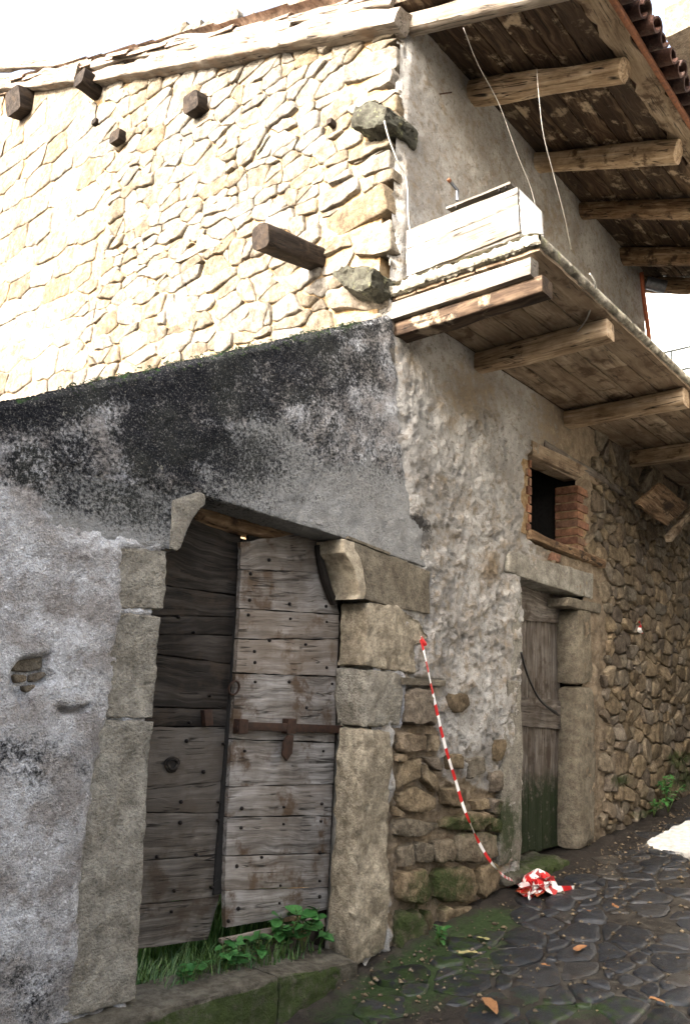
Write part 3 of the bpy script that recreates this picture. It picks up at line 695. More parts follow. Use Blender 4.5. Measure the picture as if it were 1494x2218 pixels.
# sunlit wedge of street: pale sheet cut to it, sunlight put into colour
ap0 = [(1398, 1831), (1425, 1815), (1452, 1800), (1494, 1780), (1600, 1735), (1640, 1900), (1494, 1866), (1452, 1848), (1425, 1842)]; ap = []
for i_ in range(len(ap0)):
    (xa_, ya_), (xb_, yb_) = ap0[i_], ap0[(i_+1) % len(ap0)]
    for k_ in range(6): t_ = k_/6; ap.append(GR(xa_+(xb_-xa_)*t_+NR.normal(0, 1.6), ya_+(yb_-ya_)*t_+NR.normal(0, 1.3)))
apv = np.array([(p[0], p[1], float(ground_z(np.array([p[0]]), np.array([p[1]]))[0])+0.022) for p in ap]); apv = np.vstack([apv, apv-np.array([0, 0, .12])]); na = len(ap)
o = mobj('sun_patch', apv, [tuple(range(na))]+[(i, na+i, na+(i+1) % na, (i+1) % na) for i in range(na)], 'sunpatch', None, False); o['kind'] = 'structure'
# cobbles of the street
sd = []
y = -4.6
while y < -0.12:
    x = 2.6+RNG.uniform(0, .2)
    hh = RNG.uniform(0.10, 0.23)
    while x < 12.3:
        ww = RNG.choice([RNG.uniform(0.12, 0.24), RNG.uniform(0.2, 0.44)]); sd.append(((x+ww/2)+RNG.gauss(0, .03), (y+RNG.gauss(0, hh*.36))*1.35)); x += ww
    y += hh
cp = [[(a, b/1.35) for a, b in p] for p in cells(sd, 0.45, 0.05, 3)]
cp = [p for p in cp if len(p) > 2 and 0.005 < abs(parea(p)) < 0.3 and max(q[1] for q in p) < -0.06]
def cob_ok(p):
    c = np.mean(p, 0); return not (c[0] < 4.75 and c[1] > -0.34) 
cp = [p for p in cp if cob_ok(p) and fbm(np.array([[p[0][0], p[0][1], 0.0]]), 1.6, 3, 55)[0]+0.25*((p[0][0]*53.1) % 1) > -0.24-0.10*(p[0][1] > -0.7)+0.16*(p[0][1] > -0.35)]
def seen(p):
    c = np.mean(p, 0); q = np.array([[c[0], c[1], gz(c[0])]]); d = np.linalg.norm(q[0]-CAM)
    v = (q-CAM) @ MW
    if v[0, 2] <= 0.1: return 0
    a, b = proj(q); a, b = a[0], b[0]
    inside = (-60 < a < 1560) and (b < 2320)
    return (abs(parea(p))/d**2)*(1 if inside else 1e-4)
def cob_mask(v):
    px, py = proj(v); g = .9*blob(px, py, 800, 2180, 260, 80, -20)+.6*blob(px, py, 980, 2030, 130, 50, -25)+.5*blob(px, py, 1440, 1730, 80, 30)+.6*blob(px, py, 1250, 2190, 200, 40)+0.06
    g = np.clip(g, 0, 1); return np.column_stack([0*g, g, 0*g])
slope = math.atan(0.115)
FC = (np.array([0, 0, gz(0.0)]), np.array([1, 0, 0.115]), EY, np.array([0.0, 0, 1]))
emit_stones(cp, FC, 'cobble', street, 'cobble', 300, seen, cob_mask, None, joint=lambda p: 0.006+0.016*((p[0][0]*77.7) % 1), proud=lambda p: 0.006+0.016*((p[0][0]*131.7) % 1), back=0.12, edge=0.34, dome=2.0, tilt=0.22)

# grit and pebbles washed between the cobbles
pa = Acc(); pr = random.Random(21)
OCT = np.array([(1, 0, 0), (0, 1, 0), (-1, 0, 0), (0, -1, 0), (0, 0, 1), (0, 0, -1)], float); OF = [(0, 1, 4), (1, 2, 4), (2, 3, 4), (3, 0, 4), (1, 0, 5), (2, 1, 5), (3, 2, 5), (0, 3, 5)]
for k in range(1500):
    x_ = pr.uniform(4.2, 11.5); y_ = -abs(pr.gauss(0, 0.9)); r_ = pr.choice([pr.uniform(.004, .010), pr.uniform(.004, .010), pr.uniform(.008, .022)])
    o_ = np.array([x_, y_, float(gz(x_))+0.012]); pa.add(OCT*np.array([r_*pr.uniform(.8, 1.5), r_*pr.uniform(.8, 1.4), r_*.7])+o_, OF)
gr_ = pa.build('grit', 'rubble', street, True, (0, 0, 0)); gr_['kind'] = 'stuff'

# ================================================================== stone house
house = thing('stone_house', 'two-storey rubble stone house with balcony and deep timber eaves, sunlit pale gable', 'house', (XC+2.7, 4.5, 0.3))
def roofz(y): return np.where(np.asarray(y) < 0, 7.56+0.33*np.asarray(y), 7.56+0.385*np.asarray(y))

# --- gable wall
def gable_core():
    ys = np.linspace(0.13, 9.4, 90)
    a = Acc()
    rows = 70; v, f = [], []
    for i, yy in enumerate(ys):
        zt = float(roofz(yy))-0.02
        for k in range(rows+1): v.append((XC+0.004, yy, zt*k/rows))
    v = np.array(v); v[:, 0] += fbm(v*np.array([1, 1, 1.6]), 5, 3, 61)*0.014
    for i in range(len(ys)-1):
        for k in range(rows): q = i*(rows+1)+k; f.append((q, q+1, q+rows+2, q+rows+1))
    n = len(v)
    # thickness, so that the wall has a body
    v2 = [(XC+0.5, 0.13, 0), (XC+0.5, 9.4, 0), (XC+0.5, 9.4, float(roofz(9.4))-.02), (XC+0.5, 0.13, 7.56)]
    v = np.vstack([v, v2]); f.append((n, n+1, n+2, n+3))
    top = [i*(rows+1)+rows for i in range(len(ys))]
    f.append(tuple(top+[n+2, n+3]))
    f.append(tuple([k for k in range(rows+1)][::-1]+[n, n+3]))
    return mobj('gable_wall', v, f, 'creammortar', house, True, None, (0, 0, 0), 40)
gable = gable_core()
quoins_px = [[(805, 98), (820, 70), (862, 42), (868, 70), (850, 86)], [(747, 188), (752, 152), (862, 92), (858, 145), (790, 176)],
             [(792, 202), (792, 177), (858, 147), (857, 182), (825, 197)], [(755, 358), (755, 330), (852, 277), (851, 320)],
             [(783, 388), (780, 358), (851, 322), (850, 366)], [(692, 465), (692, 415), (780, 380), (785, 412), (740, 448)],
             [(697, 532), (697, 475), (848, 402), (848, 460)], [(772, 556), (775, 515), (848, 468), (850, 545), (812, 560)],
             [(720, 675), (715, 640), (790, 600), (845, 615), (843, 665), (790, 676)]]
qu = [uvG(p) for p in quoins_px]
sd = []
z = 4.15
while z < 9.8:
    hh = RNG.choice([RNG.uniform(0.07, 0.12), RNG.uniform(0.13, 0.26), RNG.uniform(0.12, 0.20)]); y = RNG.uniform(0, .15)
    while y < 4.35:
        ww = RNG.choice([RNG.uniform(0.10, 0.25), RNG.uniform(0.22, 0.56)])*(0.75+hh*1.8); yy = y+ww/2
        if z < float(roofz(yy))-0.12: sd.append((yy+RNG.gauss(0, .02), (z+RNG.gauss(0, hh*.24))*1.95))
        y += ww
    z += hh
z = 4.2
while z < 11.0:
    hh = RNG.uniform(0.26, 0.48); y = 4.4+RNG.uniform(0, .1)
    while y < 9.3:
        ww = RNG.uniform(0.35, 0.85)
        if z < float(roofz(y))-0.25: sd.append((y+ww/2+RNG.gauss(0, .01), (z+RNG.gauss(0, hh*.05))*1.95))
        y += ww
    z += hh
raw = cells(sd, 0.75, 0.06, 1); gp = []
for (su, sv), p in zip(sd, raw):
    p = [(a, b/1.95) for a, b in p]; sdp = (su, sv/1.95); ok = len(p) > 2
    if ok:
        for h_ in qu:
            if in_poly(np.array([sdp[0]]), np.array([sdp[1]]), h_)[0]: ok = False; break
            c = np.mean(h_, 0)
            if abs(c[0]-sdp[0]) < 1.3 and abs(c[1]-sdp[1]) < 1.0:
                p = cut_by(p, sdp, h_)
                if p is None or len(p) < 3: ok = False; break
    if ok and su > 4.2: p = clip_half(p, 4.345, 0, -1, 0) if su > 4.33 else clip_half(p, 4.305, 0, 1, 0)
    if ok and len(p) > 2: p = clip_half(p, 0.0, 0, -1, 0)
    if ok and len(p) > 2: p = clip_half(p, 0, 4.0, 0, -1)
    if ok and len(p) > 2 and 0.004 < abs(parea(p)) < 0.6: gp.append(p)
def gseen(p):
    c = np.mean(p, 0); q = np.array([[XC, c[0], c[1]]]); a, b = proj(q); d = np.linalg.norm(q[0]-CAM)
    vis = (-40 < a[0] < 1500) and (-20 < b[0] < 880) and b[0] < 872-0.2286*a[0]+30
    return abs(parea(p))/d**2*(1 if vis else 1e-4)
emit_stones(qu, FG, 'cream', gable, 'quoin', 60, None, None, None, joint=0.008, proud=0.03, back=0.2, edge=0.05, dome=0.5)
emit_stones(gp, FG, 'cream', gable, 'stone', 290, gseen, None, None, joint=lambda p: 0.002+0.013*((p[0][0]*77.7) % 1)**2, proud=lambda p: (0.010+0.034*((p[0][0]*131.7) % 1)) if p[0][0] < 4.34 else 0.012+0.012*((p[0][0]*131.7) % 1), back=0.10, edge=lambda p: 0.16 if p[0][0] < 4.34 else 0.05, dome=1.1, tilt=lambda p: 0.8 if p[0][0] < 4.34 else 0.3)

# --- street wall skin (lime render over rubble)
winL, winR = S(1149, 1000)[0], S(1211, 1100)[0]
winB, winT = S(1150, 1160)[2], S(1150, 1000)[2]
bxr = S(1248, 1100)[0]
drL, drR = S(1131, 1600)[0], S(1257, 1600)[0]
drB, drT = gz(6.9)+0.05, S(1132, 1262)[2]
ZONE1 = [(848, 1578), (936, 1572), (950, 1690), (1010, 1700), (1050, 1720), (1080, 1700), (1085, 1940), (930, 2025), (845, 2080)]
ZONE2 = [(1290, 935), (1365, 985), (1440, 1010), (1700, 1100), (1700, 1700), (1470, 1760), (1292, 1845), (1296, 1500), (1302, 1300), (1268, 1180), (1275, 1040)]
SEAM = [(850, 660), (868, 900), (893, 1110), (937, 1245), (933, 1400), (905, 1400), (902, 1462), (968, 1472), (936, 1490), (936, 1578), (845, 1582), (838, 2080), (-200, 2300), (-200, 600)]
HB = [(-0.0)]
def house_skin():
    V, F, MK = [], [], []; n0 = 0
    for (x0, x1, z0, z1, rs) in ((4.668, 8.0, -0.35, 4.62, 0.014), (8.0, 12.6, -0.1, 4.62, 0.02), (10.08, 12.6, 4.62, 5.25, 0.03), (4.668, 10.08, 4.62, 7.62, 0.022)):
        nx, nz = int((x1-x0)/rs)+1, int((z1-z0)/rs)+1
        X, Z = np.meshgrid(np.linspace(x0, x1, nx), np.linspace(z0, z1, nz)); x, z = X.ravel(), Z.ravel()
        P0 = np.column_stack([x, 0*x, z]); px, py = proj(P0)
        pn = np.column_stack([x, z, 0*x])
        wz = fbm(pn, 3.0, 3, 70)*0.28; wx = fbm(pn, 3.0, 3, 71)*0.28
        f1, f2, cid = worley((x+wx)*3.2, (z+wz)*4.6, 5)
        g1, g2, cid2 = worley((x+wx)*7.5, (z+wz)*9.0, 8)
        lump = sstep(0.02, 0.40, f2-f1)*(0.5+cid)
        low = fbm(pn, 1.3, 4, 72)
        thick = sstep(-0.15, 0.35, low+0.2*fbm(pn, 8, 3, 75))     # where render still covers the stones
        lower = sstep(4.5, 4.2, z)
        rough = fbm(pn, 24, 4, 73); chips = np.abs(fbm(pn*np.array([1, 0.6, 1]), 12, 4, 74))
        h = 0.005+0.022*low+lump*0.012*(1-0.8*thick)+0.007*sstep(0.02, .3, g2-g1)*cid2*(1-thick)-0.022*chips*(0.5+0.5*lower)+0.005*rough-0.020*sstep(0.10, 0.15, fbm(pn, 5, 5, 78, .62))*lower+0.010*sstep(0.0, 0.03, fbm(pn*np.array([1, .7, 1]), 9, 5, 77, .64))*lower+0.008*sstep(0.12, 0.15, fbm(pn*np.array([1, .7, 1]), 9, 5, 77, .64))*lower+0.007*sstep(-0.16, -0.13, fbm(pn*np.array([1, .7, 1]), 9, 5, 77, .64))*lower
        h += 0.012*thick
        h = np.where(z > 4.62, 0.45*h+0.004, h)
        d1 = dist_poly(px, py, ZONE1); d2 = dist_poly(px, py, ZONE2)
        nz_ = fbm(pn, 9, 3, 76)*16
        zone = np.maximum(sstep(12, -6, d1+nz_), sstep(14, -10, d2+nz_))
        h = h*(1-zone)+(-0.014+0.024*rough+0.012*low)*zone
        ins = dist_poly(px, py, SEAM); h = np.where(z < 4.7, h-0.045*sstep(2, -12, ins), h)
        h = np.where(z > 4.62, h-0.06*sstep(4.80, 4.67, x)*(0.4+0.6*(fbm(pn, 6, 2, 79) > 0)), h)
        bw = 0.20+0.06*fbm(pn, 9, 2, 88)
        nearw = sstep(bw+0.04, bw-0.02, np.maximum(winL-x, x-bxr))*sstep(winB-.10, winB-.02, z)*sstep(winT+.10, winT+.04, z)
        h = h*(1-nearw)-0.02*nearw
        v = np.column_stack([x, -h, z])
        idx = np.arange(len(x)).reshape(nz, nx)
        a, b, c, d = idx[:-1, :-1].ravel(), idx[:-1, 1:].ravel(), idx[1:, 1:].ravel(), idx[1:, :-1].ravel()
        cx_, cz_ = (x[a]+x[c])/2, (z[a]+z[c])/2
        keep = ~((cx_ > winL-0.02) & (cx_ < bxr+0.02) & (cz_ > winB-0.08) & (cz_ < winT+0.06))
        keep &= ~((cx_ > drL-0.06) & (cx_ < drR+0.04) & (cz_ < drT+0.04))
        F.append(np.column_stack([a, b, c, d])[keep]+n0); V.append(v); n0 += len(v)
        warm = np.clip(zone+0.9*sstep(0.25, -0.25, low-0.35+0.7*sstep(950, 1250, px)*sstep(2200, 900, py)*0+0.0)*0.45, 0, 1)
        warm = np.maximum(warm, 0.75*sstep(1010, 1250, px)*sstep(620, 760, py))
        warm = np.maximum(warm, 0.6*blob(px, py, 1010, 860, 130, 130, 30)+0.7*blob(px, py, 1060, 1230, 40, 60)+0.5*blob(px, py, 1180, 480, 120, 160, 40))
        dark_tone = 0.55*blob(px, py, 880, 740, 40, 70)+0.9*blob(px, py, 905, 1150, 35, 60, -20)+0.35*blob(px, py, 1350, 1000, 120, 60)+0.25*blob(px, py, 1340, 1250, 120, 200)  # darker patches at the corner, the seam and the right end
        gm = moss_px(v)[:, 1]
        MK.append(np.column_stack([dark_tone, gm, np.clip(warm, 0, 1)]))
    return mobj('street_wall', np.vstack(V), np.vstack(F), 'house', house, True, None, np.vstack(MK))
swall = house_skin()

z1s = [[(852, 1588), (914, 1585), (914, 1625), (851, 1629)], [(918, 1588), (936, 1588), (934, 1629), (916, 1632)], [(851, 1632), (874, 1629), (871, 1649), (847, 1649)],
       [(864, 1647), (901, 1640), (904, 1685), (874, 1699), (849, 1712)], [(908, 1637), (941, 1637), (944, 1672), (928, 1665)], [(904, 1648), (930, 1672), (946, 1712), (934, 1719), (906, 1687)],
       [(851, 1719), (887, 1699), (934, 1726), (931, 1749), (901, 1762), (857, 1752)], [(846, 1742), (860, 1755), (858, 1769), (846, 1769)], [(846, 1775), (939, 1778), (942, 1793), (902, 1815), (849, 1809)],
       [(859, 1833), (888, 1820), (890, 1873), (859, 1878)], [(892, 1820), (928, 1825), (928, 1868), (893, 1870)], [(932, 1817), (977, 1815), (977, 1868), (932, 1868)],
       [(983, 1804), (1067, 1804), (1072, 1852), (1040, 1868), (983, 1868)], [(950, 1772), (1035, 1754), (1051, 1772), (1030, 1799), (945, 1796)], [(1053, 1772), (1078, 1772), (1078, 1804), (1053, 1804)],
       [(854, 1884), (913, 1878), (928, 1916), (918, 1953), (865, 1958), (851, 1926)], [(932, 1878), (1016, 1873), (1027, 1916), (1019, 1953), (935, 1953)], [(1026, 1873), (1072, 1863), (1083, 1905), (1040, 1948), (1032, 1937)],
       [(851, 1969), (902, 1966), (910, 2011), (902, 2043), (849, 2065)], [(908, 1969), (928, 1969), (931, 2011), (913, 2022)], [(944, 1962), (1015, 1958), (1000, 1985), (948, 2010)],
       [(948, 1705), (1001, 1702), (1004, 1746), (951, 1749)], [(1015, 1732), (1048, 1726), (1051, 1752), (1021, 1756)], [(1055, 1672), (1078, 1665), (1081, 1712), (1058, 1719)],
       [(1055, 1726), (1075, 1729), (1071, 1766), (1053, 1762)], [(1061, 1602), (1085, 1598), (1081, 1649), (1060, 1652)], [(964, 1501), (1001, 1498), (1011, 1525), (988, 1548), (964, 1542)],
       [(872, 1489), (932, 1491), (935, 1574), (870, 1570)], [(1000, 1640), (1042, 1635), (1046, 1672), (1006, 1690)], [(958, 1632), (990, 1630), (994, 1664), (962, 1668)]]
emit_stones([uvS(p) for p in z1s], FS, 'rubble', swall, 'rubble_stone', 60, None, moss_px, None, joint=0.006, proud=lambda p: 0.045+0.03*((p[0][0]*131.7) % 1), back=0.12, edge=0.17, dome=0.9, tilt=1.4)
sd = []; z = 0.2
while z < 4.6:
    hh = RNG.uniform(0.08, 0.19); x = 7.6+RNG.uniform(0, .2)
    while x < 12.3:
        ww = RNG.choice([RNG.uniform(0.10, 0.2), RNG.uniform(0.15, 0.36)]); sd.append((x+ww/2+RNG.gauss(0, .03), (z+RNG.gauss(0, hh*.28))*1.35)); x += ww
    z += hh
rp = []
zone2uv = uvS(ZONE2)
for (su, sv), p in zip(sd, cells(sd, 0.45, 0.03, 2)):
    p = [(a, b/1.35) for a, b in p]
    if len(p) < 3 or not 0.004 < abs(parea(p)) < 0.16: continue
    if dist_poly(np.array([su]), np.array([sv/1.35]), zone2uv)[0] > -0.06: continue
    if drL-0.1 < su < S(1296, 1500)[0]+0.08 and sv/1.35 < S(1284, 1240)[2]+.05: continue
    if su-0.1 < winR+0.36 and sv/1.35 > winB-0.1: continue
    if sv/1.35 < gz(su)-0.02: continue
    rp.append(p)
emit_stones(rp, FS, 'rubble', swall, 'rubble_stone', 265, None, moss_px, None, joint=lambda p: 0.004+0.012*((p[0][0]*77.7) % 1), proud=lambda p: 0.012+0.035*((p[0][0]*131.7) % 1), back=0.12, edge=0.17, dome=1.0, tilt=1.3)

# --- the house's other walls (closing the body) and dark rooms behind the openings
a = Acc(); a.add(*box(10.0, 10.075, 0.03, 9.4, 0, 7.5)); a.add(*box(XC+0.5, 10.0, 9.3, 9.4, 0, 10.9)); a.build('rear_wall', 'greyrender', house, False)
def room(x0, x1, z0, z1, d, y0=0.02):
    v = [(x0, y0, z0), (x1, y0, z0), (x1, y0, z1), (x0, y0, z1), (x0, d, z0), (x1, d, z0), (x1, d, z1), (x0, d, z1)]
    return v, [(4, 5, 6, 7), (0, 4, 7, 3), (1, 2, 6, 5), (0, 1, 5, 4), (3, 7, 6, 2)]
a = Acc(); a.add(*room(winL-0.3, winR+0.5, winB-0.25, winT+0.25, 1.4)); a.add(*room(drL-0.25, drR+0.25, -0.3, drT+0.2, 1.4)); a.build('dark_room', 'black', house, False)

# --- upper window: bricks, timber lintel, rotten sill log
nb = 8; bh = (S(1211, 1032)[2]-S(1211, 1183)[2])/nb; zb0 = S(1211, 1183)[2]
bxr = S(1248, 1100)[0]
for k in range(nb):
    w_ = (0.12, 0.24)[k % 2]+RNG.uniform(-.01, .02); j = RNG.uniform(-.008, .008)
    x0 = winR+0.02
    z0 = zb0+k*bh
    block('brick', 'brick', swall, [(bxr-0.02+j, -0.02+j, z0+0.006), (bxr+w_, -0.02+j, z0+0.006), (bxr+w_, -0.02+j, z0+bh-0.010), (bxr-0.02+j, -0.02+j, z0+bh-0.010)], (0, 0.26, 0), 0.005, 0.09, 0.003, k)
    w2 = (0.08, 0.04)[k % 2]
    zl = winB+0.03+k*(winT-winB)/nb*0.98
    block('brick', 'brick', swall, [(winL-w2, -0.010+j, zl+.006), (winL+j, -0.010+j, zl+.006), (winL+j, -0.010+j, zl+bh-.01), (winL-w2, -0.010+j, zl+bh-.01)], (0, 0.22, 0), 0.005, 0.09, 0.003, k+20)
mobj('brick_mortar', *box(bxr-0.005, bxr+0.3, 0.005, 0.24, zb0, zb0+nb*bh), 'creammortar', swall, False); mobj('brick_mortar', *box(winL-0.3, winL-0.01, 0.01, 0.2, winB, winT), 'creammortar', swall, False)
p0, p1 = S(1150, 978), S(1285, 1042)
beam('window_lintel', 'paleboard', swall, p0+np.array([-0.05, 0.08, 0.02]), p1+np.array([0.05, 0.08, 0.02]), 0.24, 0.15, seed=3, gnarl=0.008, rnd=.2)
p0, p1 = S(1083, 905), S(1345, 1068)
beam('wall_timber', 'smalldoor', swall, lerp_(p0, p1, .3)+np.array([0, 0.035, 0]), p1+np.array([0, 0.01, 0]), 0.12, 0.10, seed=4, gnarl=0.01, nl=40)
p0, p1 = S(1143, 1158), S(1300, 1222)
beam('window_sill', 'rafter', swall, p0+np.array([0, 0.05, 0]), p1+np.array([0, 0.05, 0]), 0.20, 0.09, seed=5, gnarl=0.02, nl=40)
block('brick', 'brick', swall, [tuple(S(*p, -0.01)) for p in ((1190, 1212), (1213, 1218), (1215, 1200), (1194, 1195))], (0, 0.15, 0), 0.01, 0.09, 0.006, 77)

# --- small street door
dd = 0.19
block('door_lintel', 'ashlar', swall, [S(*p, -0.035) for p in ((1101, 1237), (1132, 1251), (1283, 1298), (1286, 1242), (1103, 1193))], (0, 0.36, 0), 0.02, 0.08, 0.008, 31, maskfn=moss_px)
for k, pts in enumerate(([(1113, 1282), (1132, 1284), (1131, 1463), (1109, 1466)], [(1101, 1471), (1131, 1476), (1130, 1700), (1128, 1866), (1080, 1876), (1086, 1700), (1095, 1560)])):
    block('door_jamb', 'ashlar', swall, [S(*p, -0.03) for p in pts], (0, 0.34, 0), 0.02, 0.09, 0.010, 40+k, maskfn=moss_px)
for k, pts in enumerate(([(1252, 1318), (1284, 1310), (1285, 1481), (1255, 1485)], [(1257, 1489), (1288, 1487), (1295, 1640), (1291, 1824), (1257, 1848)])):
    block('door_jamb', 'sidestone', swall, [S(*p, -0.04) for p in pts], (0, dd+0.09, 0), 0.075, 0.06, 0.010, 44+k, maskfn=moss_px)
block('jamb_cap', 'sidestone', swall, [S(*p, -0.04) for p in ((1229, 1312), (1300, 1328), (1302, 1308), (1230, 1294))], (0, 0.28, 0), 0.012, 0.09, 0.008, 47)
block('door_step', 'sill', swall, [S(*p, -0.13) for p in ((1112, 1925), (1240, 1880), (1236, 1862), (1116, 1896))], (0, 0.42, 0.02), 0.03, 0.06, 0.02, 48, maskfn=moss_px)
dz0, dz1 = gz(7.0)+0.12, drT+0.10
sdoor = mobj('street_door', *box(drL-0.03, drR+0.05, dd+0.055, dd+0.07, dz0, dz1), 'black', house, False)
nx = [S(x_, 1500, dd)[0] for x_ in (1126, 1148, 1163, 1177, 1196, 1217)]
for k in range(5):
    zb_ = dz0+RNG.uniform(0, .03)
    plank('plank', 'smalldoor', sdoor, (nx[k]+.003, dd+.02, zb_), (nx[k]+.003, dd+.02, dz1), (nx[k+1]-.003, dd+.02, dz1), (nx[k+1]-.003, dd+.02, zb_), 0.03, 40, 3, seed=60+k, flip=True, maskfn=lambda v: np.column_stack([0*v[:, 2], sstep(1.35, 0.65, v[:, 2]), 0*v[:, 2]]))
plank('batten', 'smalldoor', sdoor, S(1128, 1343, dd-.01), S(1217, 1350, dd-.01), S(1217, 1303, dd-.01), S(1128, 1268, dd-.01), 0.028, 14, 4, seed=70)
plank('batten', 'smalldoor', sdoor, S(1126, 1572, dd-.01), S(1217, 1579, dd-.01), S(1217, 1517, dd-.01), S(1126, 1510, dd-.01), 0.028, 14, 4, seed=71)
v, f, g = tube(curve([S(1128, 1413, -.05), S(1136, 1445, -.03), S(1150, 1482, 0.0), S(1172, 1520, 0.05), S(1205, 1546, 0.12)], 26), [0.011]*22+[0.013, 0.016, 0.018, 0.016], 8)
tag(mobj('rubber_hose', v, f, 'rubber', None, True, g), 'black curved hose hanging in front of the small plank street door', 'hose')

# --- balcony
bal = mobj('balcony', *box(4.70, 12.4, -0.02, 0.10, 4.80, 4.835), 'board', house, False)
JZ0, JZ1 = 4.635, 4.80
def joist(x, w_, z0, z1, mat, y1=-1.28, seed=0, gnarl=0.009, xend=None):
    beam('joist', mat, bal, (x, 0.25, (z0+z1)/2), (x if xend is None else xend, y1, (z0+z1)/2), w_, z1-z0, seed=seed, gnarl=gnarl, rnd=0.25, nl=40)
joist(4.735, 0.12, 4.632, 4.782, 'white', -1.21, 11, 0.010)
joist(4.81, 0.15, 4.515, 4.640, 'board', -1.27, 12, 0.016)  # this beam's shade put into the darker wood
jx = [S(1023, 800)[0]+.08, S(1218, 925)[0]+.08, S(1355, 1015)[0]+.08]
for k, x in enumerate(jx): joist(x, 0.16, JZ0-.005*k, JZ1, 'joist', -1.24, 14+k, 0.010)
ye = [0.06, -0.22, -0.49, -0.75, -1.00, -1.275]
for k in range(5):
    xs = [4.70, 4.70+RNG.uniform(2.2, 3.4), 12.4]
    for j in range(2):
        plank('floor_board', 'paleboard', bal, (xs[j]+.003, ye[k+1]+.007, 4.806), (xs[j+1]-.003, ye[k+1]+.007, 4.806), (xs[j+1]-.003, ye[k]-.007, 4.806), (xs[j]+.003, ye[k]-.007, 4.806), 0.03, 40, 4, seed=80+k*2+j, edge=0.006, flip=True)
def slab():
    xs = np.linspace(4.66, 12.4, 330); v, f = [], []
    sec = [(0.05, 4.838), (-1.20, 4.838), (-1.285, 4.845), (-1.305, 4.87), (-1.30, 4.90), (-1.27, 4.925), (-1.22, 4.935), (0.05, 4.935)]
    # more points on the rim
    for x in xs:
        for (yy, zz) in sec: v.append((x, yy, zz))
    m = len(sec)
    for i in range(len(xs)-1):
        for k in range(m-1): q = i*m+k; f.append((q, q+1, q+m+1, q+m))
    n = len(v)
    # left rim, rough
    ys = np.linspace(0.05, -1.29, 110); rim = [(0.01, 4.838), (-0.008, 4.85), (-0.015, 4.87), (-0.012, 4.895), (0.005, 4.925), (0.04, 4.94)]
    for yy in ys:
        for (xx, zz) in rim: v.append((4.665+xx, yy, zz))
    r = len(rim)
    for i in range(len(ys)-1):
        for k in range(r-1): q = n+i*r+k; f.append((q, q+r, q+r+1, q+1))
    v = np.array(v); d = fbm(v, 38, 3, 90)*0.03+fbm(v, 14, 2, 91)*0.022
    rimm = (v[:, 1] < -1.17) | (np.arange(len(v)) >= n)
    v[:, 2] += d*rimm*1.0; v[:, 1] += d*0.8*(v[:, 1] < -1.21); v[:, 0] -= np.where(np.arange(len(v)) >= n, d, 0)
    return mobj('floor_slab', v, f, 'lichenslab', bal, True, v, (0, 0, 0))
slab()
# broken boards hanging under the balcony's far end
plank('broken_board', 'rafter', bal, S(1380, 1090, -.35), S(1445, 1140, -.35), S(1492, 1095, -.45), S(1430, 1046, -.45), 0.04, 12, 5, seed=95, edge=0.02)
beam('broken_strut', 'paleboard', bal, S(1446, 1166, -.35), S(1520, 1080, -.35), 0.09, 0.10, seed=96, gnarl=0.012)

# --- roof: rafters, boards, gutter strip, tiles
roof = mobj('roof', *box(4.60, 10.35, 0.12, 0.24, 7.585, 7.60), 'board', house, False)
for k, (x, mt, wd) in enumerate(((4.74, 'verge', 0.15), (5.78, 'joist', 0.20), (7.08, 'joist', 0.18), (8.18, 'rafter', 0.17), (9.38, 'rafter', 0.16), (10.3, 'rafter', .15))):
    zc = lambda y_: 7.44+0.335*y_
    beam('rafter', mt, roof, (x-0.0, 0.4, zc(0.4)), (x+0.04, -1.47, zc(-1.47)), wd, 0.205 if k else 0.19, seed=20+k, gnarl=0.017 if k else 0.01, rnd=0.7, nl=40, taper=0.95)
yb = [0.14, -0.20, -0.46, -0.70, -0.93, -1.17, -1.40]
def bz(y_, x_=None): return 7.555+0.33*y_
for k in range(6):
    xs = [4.60, 4.60+RNG.uniform(1.8, 3.6), 10.35]
    for j in range(2):
        y0, y1 = yb[k+1]+0.007, yb[k]-0.007
        plank('roof_board', 'board', roof, (xs[j]+.003, y0, bz(y0)), (xs[j+1]-.003, y0, bz(y0)), (xs[j+1]-.003, y1, bz(y1)), (xs[j]+.003, y1, bz(y1)), 0.025, 44, 4, seed=100+k*2+j, edge=0.010, warp=0.008, flip=True)
plank('eaves_board', 'paleboard', roof, (4.60, -1.625, bz(-1.625)-.004), (10.35, -1.625, bz(-1.625)-.004), (10.35, -1.41, bz(-1.41)-.004), (4.60, -1.41, bz(-1.41)-.004), 0.03, 120, 4, seed=120, edge=0.028, flip=True)
beam('gutter_strip', 'rust', roof, (4.55, -1.655, bz(-1.655)+.01), (10.4, -1.655, bz(-1.655)+.01), 0.045, 0.05, seed=121, gnarl=0.004, nl=60)
def tile_mesh(r0, r1, L, up):
    v, f = [], []; n = 8; th = 0.016
    for (yy, r) in ((0, r0), (L, r1)):
        for rr in (r, r-th):
            for k in range(n+1):
                a_ = math.pi*k/n; v.append((rr*math.cos(a_), yy, (rr*math.sin(a_))*up))
    m = n+1
    for k in range(n):
        f.append((k, k+1, 2*m+k+1, 2*m+k)); f.append((m+k, 3*m+k, 3*m+k+1, m+k+1)); f.append((k, m+k, m+k+1, k+1)); f.append((2*m+k, 2*m+k+1, 3*m+k+1, 3*m+k))
    f.append((0, 2*m, 3*m, m)); f.append((n, m+n, 3*m+n, 2*m+n))
    me = bpy.data.meshes.new('roof_tile'); me.from_pydata(v, [], f); me.polygons.foreach_set('use_smooth', np.ones(len(f), bool)); me.materials.append(MT['tile']); me.set_sharp_from_angle(angle=math.radians(40)); return me
cov, pan = tile_mesh(0.095, 0.075, 0.45, 1), tile_mesh(0.085, 0.10, 0.45, -1)
ang = math.atan(0.33)
